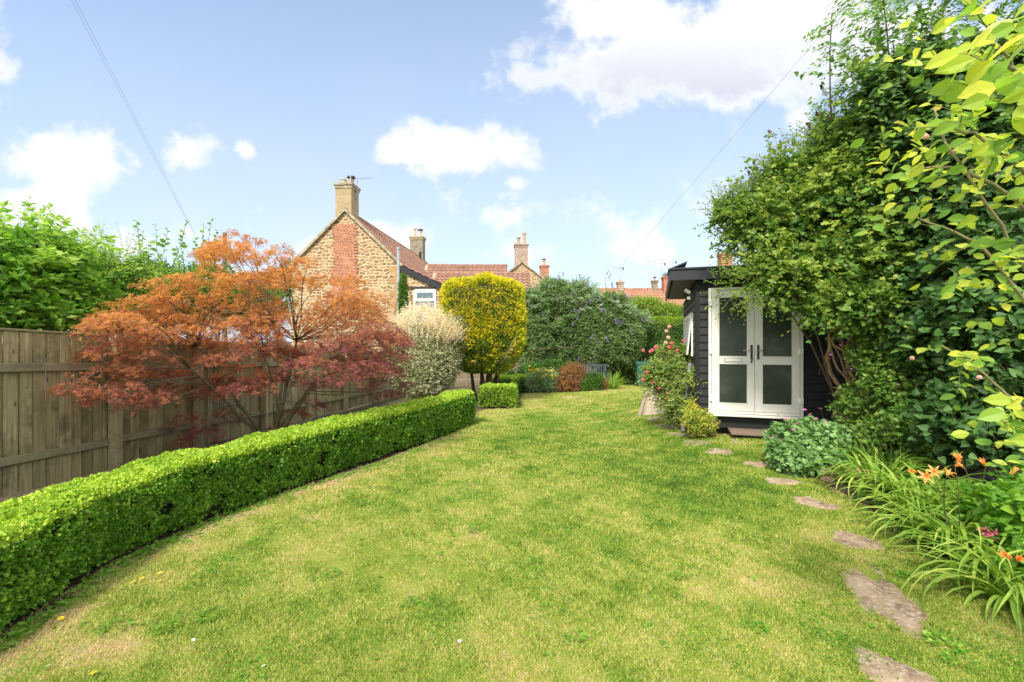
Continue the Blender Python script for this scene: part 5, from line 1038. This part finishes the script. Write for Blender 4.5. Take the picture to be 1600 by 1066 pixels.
# strap leaves
def ribbons(mb, base, az, L_, lean, curl, w, seg=8, fold=.35, mi=0, r=None):
    n = len(base); t_ = np.linspace(0, 1, seg+1); th = lean[:, None]+curl[:, None]*t_[None]**1.4
    dl = (L_/seg)[:, None]; hx = np.concatenate([np.zeros((n, 1)), np.cumsum(np.sin(th[:, :-1])*dl, 1)], 1); hz_ = np.concatenate([np.zeros((n, 1)), np.cumsum(np.cos(th[:, :-1])*dl, 1)], 1)
    az2 = az[:, None]+np.zeros((n, seg+1))+(0 if r is None else (r.normal(0, .25, (n, 1))*t_[None]))
    C_ = base[:, None]+np.stack([np.cos(az2)*hx, np.sin(az2)*hx, hz_], -1)
    S_ = np.stack([-np.sin(az2), np.cos(az2), 0*hx], -1); ww = (w[:, None]*np.clip(1.02-t_[None]**2.5, .03, 1)*np.clip(.6+t_[None]*2, 0, 1))[..., None]
    Nv = np.stack([-np.cos(az2)*np.cos(th), -np.sin(az2)*np.cos(th), np.sin(th)], -1)
    V_ = np.stack([C_-S_*ww+Nv*ww*fold, C_, C_+S_*ww+Nv*ww*fold], 2).reshape(n, -1, 3); k = (seg+1)*3
    f = []
    for i in range(seg):
        for j in range(2): a0 = i*3+j; f.append([a0, a0+1, a0+4, a0+3])
    mb.add(V_.reshape(-1, 3), (np.arange(n)[:, None, None]*k+np.array(f)[None]).reshape(-1, 4), mi)
def strap(name, label, cat, x, y, n, L_, w, m_, seed, rad=.12, group=None, lean=(.15, .9), curl=(1.6, 3.0), z=None):
    r = np.random.default_rng(seed); z = float(G(x, y)) if z is None else z; root = thing(name, label, cat, (x, y, z), group); mb = MB()
    a = r.uniform(0, 6.283, n); q = np.sqrt(r.uniform(0, 1, n))*rad
    ribbons(mb, np.stack([x+np.cos(a)*q, y+np.sin(a)*q, np.full(n, z)], -1), a+r.normal(0, .5, n), L_*r.uniform(.55, 1.15, n), r.uniform(*lean, n), r.uniform(*curl, n), w*r.uniform(.7, 1.15, n), r=r)
    mb.build('leaves', m_, root); return root
LC = [(4.0, 4.95, 'day lily clump farthest from the camera, beside the edging stones'), (4.05, 4.5, 'day lily clump second farthest, behind the pale edging stone'), (3.86, 4.15, 'day lily clump with long leaves reaching the lawn left of the orange blooms'), (4.1, 4.0, 'day lily clump deep in the bed under the dark lilac leaves'),
      (3.62, 3.75, 'day lily clump below the orange blooms, drooping onto the grass'), (3.95, 3.45, 'day lily clump right of the orange blooms'), (3.52, 3.32, 'day lily clump with broad pale leaves near the small red flower'), (3.78, 3.02, 'day lily clump at the right picture border'), (3.38, 2.95, 'nearest day lily clump trailing over the edging in the lower right')]
lil = []
for i, (x, y, lab) in enumerate(LC): lil.append(strap('day_lily', lab, 'plant', x-.08, y, 120, np.float64(.72), .0165, M_lily, 170+i, .17, 'day lilies along the right bed'))
LF = MB(); 
for k in range(6):
    a = np.array([k/6*6.283+(.1 if k % 2 else 0)]); ribbons(LF, np.array([[0, 0, 0.0]]), a, np.array([.105]), np.array([.35]), np.array([1.9]), np.array([.017 if k % 2 else .012]), 7, .25)
for k in range(5): LF.tube([(0, 0, .01), (.01*math.cos(k*1.25), .01*math.sin(k*1.25), .06)], .0012, 4)
LF2 = MB(); 
for k in range(6): ribbons(LF2, np.array([[0, 0, 0.0]]), np.array([k/6*6.283]), np.array([.09]), np.array([.18]), np.array([.25]), np.array([.013]), 6, .25)
fl = [(1458, 738, 3.35, (.9, -.9, 0)), (1492, 728, 3.3, (.9, -.3, 1)), (1480, 742, 3.3, (1.1, .1, 2)), (1503, 716, 3.4, (.5, .6, 3)), (1447, 744, 3.35, (.8, -1.3, 0))]
fo = lil[4]
flowers(fo, LF, 'lily_bloom', M_orp, [W(*q[:3]) for q in fl], [q[3] for q in fl], .72)
flowers(fo, LF2, 'lily_bud', M_orp, [W(1500, 722, 3.3), W(1432, 738, 3.4)], [(.1, -.6, 0), (.2, -1.3, 0)], .9)
flowers(lil[5], LF2, 'lily_bud', M_orp, [W(1540, 728, 3.4), W(1578, 742, 3.4)], [(.3, -.8, 0), (.2, .6, 0)], .95)
flowers(lil[7], LF2, 'lily_bud', M_orp, [W(1580, 872, 2.75), W(1590, 876, 2.8)], [(.2, -1.1, 0), (.5, -.9, .3)], 1.0)
tw = MB()
for px, py, Y in [(1458, 740, 3.35), (1492, 730, 3.3), (1503, 718, 3.4), (1540, 730, 3.4), (1480, 744, 3.3)]: limb(tw, (W(px, py, Y)[0]+.35, 3.6, .05), W(px, py, Y), .005, .003, r, n=7)
tw.build('flower_stalk', M_twig, fo)
pk = thing('red_campion', 'small crimson pink flower head on a thin stalk above the nearest lily leaves', 'flower', (3.4, 3.1, .1)); mb = MB(); P = W(1545, 832, 2.95)+r.normal(0, 1, (34, 3))*[.022, .02, .014]; scatter(mb, L_ROUND, P, r.normal(0, 1, (34, 3)), r.normal(0, 1, (34, 3)), np.full(34, .016)); mb.build('flower_head', leafmat('crimson_petal', [(0, (.45, .03, .10)), (1, (.75, .18, .28))], .2), pk)
tw = MB(); limb(tw, (3.4, 3.1, .02), W(1545, 834, 2.95), .003, .002, r); tw.build('stalk', M_twig, pk)
strap('peruvian_lily', 'bushy clump of dark narrow leaves between geraniums and day lilies', 'plant', 4.12, 5.6, 170, .44, .011, M_strap, 190, .26, None, (.0, .6), (.2, 1.2))
strap('peruvian_lily', 'second bushy clump of dark narrow leaves, right one against the currant bush', 'plant', 4.3, 5.2, 150, .50, .011, M_strap, 191, .22, None, (.0, .6), (.2, 1.2))
shrub('phlox_clump', 'leafy mid green clump between the day lilies and the right picture border', 'plant', (3.75, 3.35, .05), [B(1590, 800, 3.3, 60, 70, .3), B(1640, 760, 3.5, 60, 80, .3), B(1600, 880, 3.1, 40, 50, .22), B(1530, 790, 3.7, 34, 40, .2)], L_OVAL, .062, M_left, 260, 8, .26, M_twig, 195, 8, .006, .2, .2, .2, upd=.8)
# far border
YF = MB(); a = np.arange(5)/5*6.283; D = np.stack([np.cos(a), np.sin(a), np.full(5, .5)], -1); scatter(YF, L_ROUND, D*.002, D, np.tile([[0, 0, 1.0]], (5, 1)), np.full(5, .05))
yb = shrub('yellow_loosestrife', 'grey green border plant topped with yellow flowers right of the far box hedge', 'plant', (1.25, 17.35, -.23), [B(846, 596, 17.4, 20, 21, .35), B(860, 595, 17.5, 15, 20, .3), B(832, 599, 17.3, 13, 16, .3)], L_NARROW, .10, M_silv, 600, 9, .25, M_twig, 201, 8, .01, .1, .2, .15, upd=1.2)
r = np.random.default_rng(202); flowers(yb, YF, 'yellow_flower', M_yellowp, [W(r.uniform(826, 864), r.uniform(573, 584), 17.2) for _ in range(30)]+[W(r.uniform(840, 874), r.uniform(584, 598), 17.1) for _ in range(9)], sc=1.25)
br2 = shrub('bronze_plant', 'rust brown seeding border plant in front of the bench', 'plant', (2.2, 17.45, -.23), [B(892, 592, 17.5, 24, 22, .4), B(880, 600, 17.4, 14, 14, .3), B(898, 578, 17.6, 18, 12, .3)], L_NARROW, .10, M_bronze, 380, 8, .30, M_barkr, 203, 14, .01, .3, .2, .2, upd=.8)
shrub('green_border_plant', 'bushy fresh green plant in front of the right end of the bench', 'plant', (3.0, 17.45, -.23), [B(924, 598, 17.5, 18, 20, .35), B(914, 603, 17.4, 10, 12, .3), B(933, 594, 17.5, 11, 13, .3)], L_LEAF, .07, M_tall, 420, 7, .2, M_twig, 204, 6, .01, .1, .2, .2, upd=1)
shrub('fading_astilbe', 'small pinkish brown fading plant between the green plant and strap leaves', 'plant', (3.4, 17.6, -.23), [B(943, 600, 17.6, 10, 11, .25)], L_NARROW, .06, M_bronze, 110, 7, .18, M_twig, 205, 4, .008, .1, .2, .2, upd=1)
strap('montbretia', 'fan of bright green strap leaves right of the bench', 'plant', 4.0, 18.6, 150, .85, .02, M_lily, 206, .15, None, (.2, 1.0), (.3, 1.2))
hh = whips('hollyhock', 'tall thin plant with red flowers right of the golden conifer stems', 'plant', (.1, 18.6, -.35), [(803, 552, 18.4), (798, 562, 18.4), (812, 560, 18.4), (790, 570, 18.4)], M_ger, .13, 4, L_ROUND, M_twig, 207)
flowers(hh, ROSE, 'red_flower', M_redp, [W(803, 557, 18.2), W(803, 571, 18.2), W(803, 563, 18.2), W(797, 575, 18.2)], sc=1.8)
shrub('border_fillers', 'low mixed dark leafy plants under the butterfly bushes behind the flower bed', 'plant', (1.6, 18.9, -.35), [B(830, 585, 18.9, 26, 18, .4), B(865, 578, 19.1, 30, 20, .4), B(800, 590, 18.8, 26, 12, .4)], L_LEAF, .08, M_tall, 900, 7, .3, M_twig, 208, 8, .01, .1, .2, .2)
# ------------------------------------------------------------------ near climbing rose, top right
r = np.random.default_rng(301); cr = thing('climbing_rose', 'near yellow green climbing rose arching into the right side close to the camera', 'climber', (3.05, 2.1, float(G(3.05, 2.1))))
mb = MB(); tw = MB(); st_ = MB()
base = np.array([3.05, 2.1, .05])
mains = [[(1700, 700, 2.1), (1600, 640, 1.9), (1540, 570, 1.8), (1478, 538, 1.8)], [(1700, 560, 2.0), (1600, 430, 1.8), (1540, 330, 1.7), (1460, 230, 1.7), (1452, 180, 1.75)], [(1690, 300, 1.8), (1600, 170, 1.6), (1545, 60, 1.5), (1510, -20, 1.5)], [(1690, 480, 2.0), (1590, 300, 1.7), (1480, 250, 1.7), (1400, 262, 1.75)],
         [(1680, 620, 1.8), (1590, 470, 1.7), (1500, 380, 1.7), (1400, 345, 1.75)], [(1700, 760, 1.9), (1610, 700, 1.7), (1560, 660, 1.65)], [(1680, 200, 1.7), (1590, 110, 1.4), (1520, 105, 1.35), (1470, 120, 1.35)], [(1690, 420, 1.7), (1600, 250, 1.45), (1530, 210, 1.4), (1490, 200, 1.4)]]
pts_ = []
for q in mains:
    C_ = np.array([W(*p) for p in q]); t0 = np.linspace(0, 1, len(C_)); t1 = np.linspace(0, 1, 22)
    P = np.stack([np.interp(t1, t0, C_[:, i]) for i in range(3)], -1)
    for _ in range(5): P[1:-1] = (P[:-2]+2*P[1:-1]+P[2:])/4
    P += np.cumsum(r.normal(0, .003, P.shape), 0)
    st_.tube(P, np.linspace(.0075, .0028, 22), 8); limb(st_, base+r.normal(0, .05, 3)*[1, 1, 0], P[0], .014, .0075, r)
    for k in range(5, 22):
        d = P[min(k+1, 21)]-P[k-1]; pts_.append((P[k], unit(d)))
st_.build('stem', barkmat('rose_stem', (.16, .17, .06), (.42, .34, .20)), cr, smooth=True)
CL2 = []
for p, d in pts_:
    for _ in range(1): CL2.append((p, unit(d*.3+r.normal(0, .55, 3)+[-.35, -.15, .15])))
extra = [(1385, 265), (1400, 252), (1372, 300), (1395, 335), (1420, 262), (1440, 235), (1462, 175), (1450, 165), (1500, 330), (1455, 415), (1480, 420), (1500, 440), (1520, 500), (1475, 560), (1500, 545), (1515, 600), (1540, 625), (1560, 655), (1580, 600), (1590, 700), (1500, 270), (1540, 275), (1570, 400), (1590, 350), (1400, 290), (1425, 320), (1560, 520), (1585, 545), (1480, 205), (1500, 175), (1545, 240), (1560, 160), (1440, 300), (1530, 380)]
for px, py in extra: p = W(px, py, r.uniform(1.55, 2.0)); CL2.append((p+[.10, 0, -.02], unit(np.array([-1, -.3, .1])+r.normal(0, .35, 3))))
CL2 = [c_ for c_ in CL2 if not (c_[0][0]/c_[0][1] < .76) and r.uniform() < .58]
O = np.array([c_[0] for c_ in CL2]); D = np.array([c_[1] for c_ in CL2])
sprays(mb, L_OVAL, O, D, r.uniform(.12, .24, len(O)), 6, .056, r, .25, twig=tw, tw_r=.0016, spread=.85, flat=.15, up=.55, bias=(-.4, -.75, 0))
bigp = [(1535, 60, 1.15), (1520, 100, 1.1), (1560, 30, 1.2), (1500, 25, 1.25), (1575, 90, 1.15), (1545, 130, 1.1), (1510, 150, 1.15), (1580, 150, 1.2), (1500, 200, 1.3), (1545, 215, 1.25), (1590, 215, 1.2), (1530, 270, 1.3), (1470, 120, 1.3), (1580, 300, 1.3), (1600, 60, 1.2), (1595, 380, 1.35), (1560, 640, 1.5), (1590, 620, 1.4), (1590, 690, 1.5)]
O = np.array([W(*q)+[.04, 0, 0] for q in bigp]); D = unit(np.array([-.7, -.1, -.1])+r.normal(0, .5, O.shape)); sprays(mb, L_OVAL, O, D, np.full(len(O), .12), 5, .072, r, .3, twig=tw, tw_r=.0018, spread=.8, flat=.15, up=.4, bias=(-.5, -.9, 0))
tw.build('leaf_stalks', M_twig, cr); mb.build('foliage', M_rose, cr, smooth=False)
flowers(cr, ROSE, 'faded_bloom', M_palep, [W(1447, 214, 1.7), W(1488, 238, 1.7), W(1425, 560, 1.9), W(1530, 590, 1.7)], sc=.22)

# ------------------------------------------------------------------ low plants in the beds, weeds, lawn flowers
r = np.random.default_rng(401); mb = MB()
n = 5200; y = r.uniform(2.0, 19, n); x = np.where(r.uniform(0, 1, n) < .5, rgt(y)+.12+r.uniform(0, 1, n)**1.2*2.2, fx(y)+.1+r.uniform(0, 1, n)*np.maximum(lft(y)-.75-fx(y), .2))
inp = (x > 2.9) & (y > 7.0) & (y < 20); x, y = x[~inp], y[~inp]; n = len(x)
ok = fn(np.stack([x, y, 0*x], -1), 1.7, 9) > -.35; x, y = x[ok], y[ok]; n = len(x)
O = np.stack([x, y, G(x, y)-.01], -1); sprays(mb, L_LEAF, O, r.normal(0, .5, (n, 3))+[0, 0, 1], r.uniform(.06, .2, n), 6, .05, r, .3)
tag(mb.build('ground_cover', M_tall), 'low weeds and seedlings covering the soil of the beds', 'ground cover', kind='stuff')
mb = MB(); n = 900; y = np.concatenate([r.uniform(1.9, 9.5, 740), r.uniform(2.4, 9, n-740)]); x = lft(y)+np.abs(r.normal(0, .11, n))-.03; x[740:] = r.uniform(-1, 1, n-740)*y[740:]*.9; ok = (x > lft(y)-.1) & (x < rgt(y)); x, y = x[ok], y[ok]; n = len(x)
for k in range(5):
    a = r.uniform(0, 6.283, n); D = np.stack([np.cos(a), np.sin(a), r.uniform(.05, .5, n)], -1); scatter(mb, L_ROUND, np.stack([x, y, G(x, y)+.006], -1)+D*[.008, .008, 0], D, np.tile([[0, 0, 1.0]], (n, 1))+r.normal(0, .2, (n, 3)), r.uniform(.012, .042, n))
# clover mats
n = 26000; cxy = np.stack([r.uniform(-3, 3.4, 130), r.uniform(2.0, 12, 130)], -1); ci = r.integers(0, 130, n); x = cxy[ci, 0]+r.normal(0, .12, n)*(.6+cxy[ci, 1]*.08); y = cxy[ci, 1]+r.normal(0, .12, n); ok = (x > lft(y)) & (x < rgt(y)); x, y = x[ok], y[ok]; n = len(x); a = r.uniform(0, 6.283, n)
scatter(mb, L_ROUND, np.stack([x, y, G(x, y)+r.uniform(.008, .028, n)], -1), np.stack([np.cos(a), np.sin(a), r.uniform(-.1, .3, n)], -1), np.tile([[0, 0, 1.0]], (n, 1))+r.normal(0, .3, (n, 3)), r.uniform(.008, .016, n)*np.clip(y/4, 1, 2.2))
for px, py, R_ in [(750, 825, .10), (742, 832, .06), (772, 785, .05), (1396, 893, .10), (1415, 905, .06), (640, 945, .05), (1180, 985, .06), (900, 1000, .05), (330, 965, .07), (260, 985, .06), (520, 900, .05), (1475, 1010, .08), (1500, 1040, .08), (1310, 700, .05), (180, 985, .08), (320, 900, .06), (400, 850, .07), (350, 880, .08), (1330, 740, .06), (1440, 850, .07), (1060, 905, .05), (840, 880, .04)]:
    x0_, y0_ = gp(px, py); n = int(70*R_/.06); a = r.uniform(0, 6.283, n); q = R_*np.sqrt(r.uniform(0, 1, n)); xx = x0_+np.cos(a)*q; yy_ = y0_+np.sin(a)*q
    scatter(mb, L_ROUND if px % 2 else L_LEAF, np.stack([xx, yy_, G(xx, yy_)+r.uniform(.01, .035, n)], -1), np.stack([np.cos(a), np.sin(a), r.uniform(-.1, .5, n)], -1), np.tile([[0, 0, 1.0]], (n, 1))+r.normal(0, .4, (n, 3)), r.uniform(.014, .032, n))
tag(mb.build('lawn_weeds', M_left), 'clover and broad leaved weeds flat in the lawn and along the hedge foot', 'weeds', kind='stuff')
DA = MB(); n_ = 14; a = np.arange(n_)/n_*6.283; D = np.stack([np.cos(a), np.sin(a), np.full(n_, .15)], -1); scatter(DA, L_LEAF, D*.003, D, np.tile([[0, 0, 1.0]], (n_, 1)), np.full(n_, .014))
def lawnflower(name, label, cat, grp, pts, mtl, sc):
    first = None
    for px, py, label in pts:
        x, y = gp(px, py); z = float(G(x, y))+.026
        if first is None:
            first = MB(); first.V, first.F, first.M, first.n, first.A = DA.V, DA.F, DA.M, DA.n, DA.A; first = first.build(name, mtl); o = first
        else: o = first.copy(); COL.objects.link(o)
        o.location = (x, y, z); o.rotation_euler = (random.uniform(-.5, .1), random.uniform(-.3, .3), random.uniform(0, 6)); k = sc*random.uniform(.8, 1.2); o.scale = (k, k, k); tag(o, label, cat, grp)
lawnflower('dandelion', 'small yellow flower in the grass at the lower left', 'flower', 'yellow flowers in the lawn', [(208, 915, 'yellow flower at the left of the little row of dandelions beside the long hedge foot'), (222, 909, 'yellow flower in the middle of the little row of dandelions beside the hedge foot'), (250, 901, 'yellow flower furthest right and back in the little dandelion row'), (249, 913, 'yellow flower just below the right end of the dandelion row'), (95, 973, 'yellow dandelion alone on the worn grass near the left picture border'), (145, 1060, 'large yellow dandelion cut by the bottom of the picture at lower left')], M_yellowp, 1.15)
lawnflower('daisy', 'tiny white daisy in the grass', 'flower', 'white daisies in the lawn', [(75, 1048, 'white daisy in the bottom left corner of the lawn'), (412, 1048, 'white daisy at the bottom of the lawn, left of centre'), (718, 1009, 'lone white daisy in the middle of the near lawn'), (371, 795, 'white daisy at the foot of the long box hedge'), (302, 1007, 'white daisy between the dandelions and the bottom of the picture'), (1440, 838, 'white daisy right of the pale cream stepping stone'), (1410, 868, 'white daisy just behind the big cracked stepping stone')], M_whitep, .8)
# dry leaf litter and bark bits on the worn soil
mb = MB(); n = 2600; y = r.uniform(1.9, 9.5, n); x = lft(y)+r.normal(.05, .10, n); scatter(mb, L_LEAF, np.stack([x, y, G(x, y)+.008], -1), r.normal(0, 1, (n, 3))*[1, 1, .15], np.tile([[0, 0, 1.0]], (n, 1))+r.normal(0, .4, (n, 3)), r.uniform(.008, .03, n))
tag(mb.build('leaf_litter', leafmat('dry_litter', [(0, (.10, .06, .03)), (.6, (.25, .17, .10)), (1, (.45, .36, .24))], .1, .8)), 'dry leaves and twigs on the soil along the hedge foot', 'litter', kind='stuff')
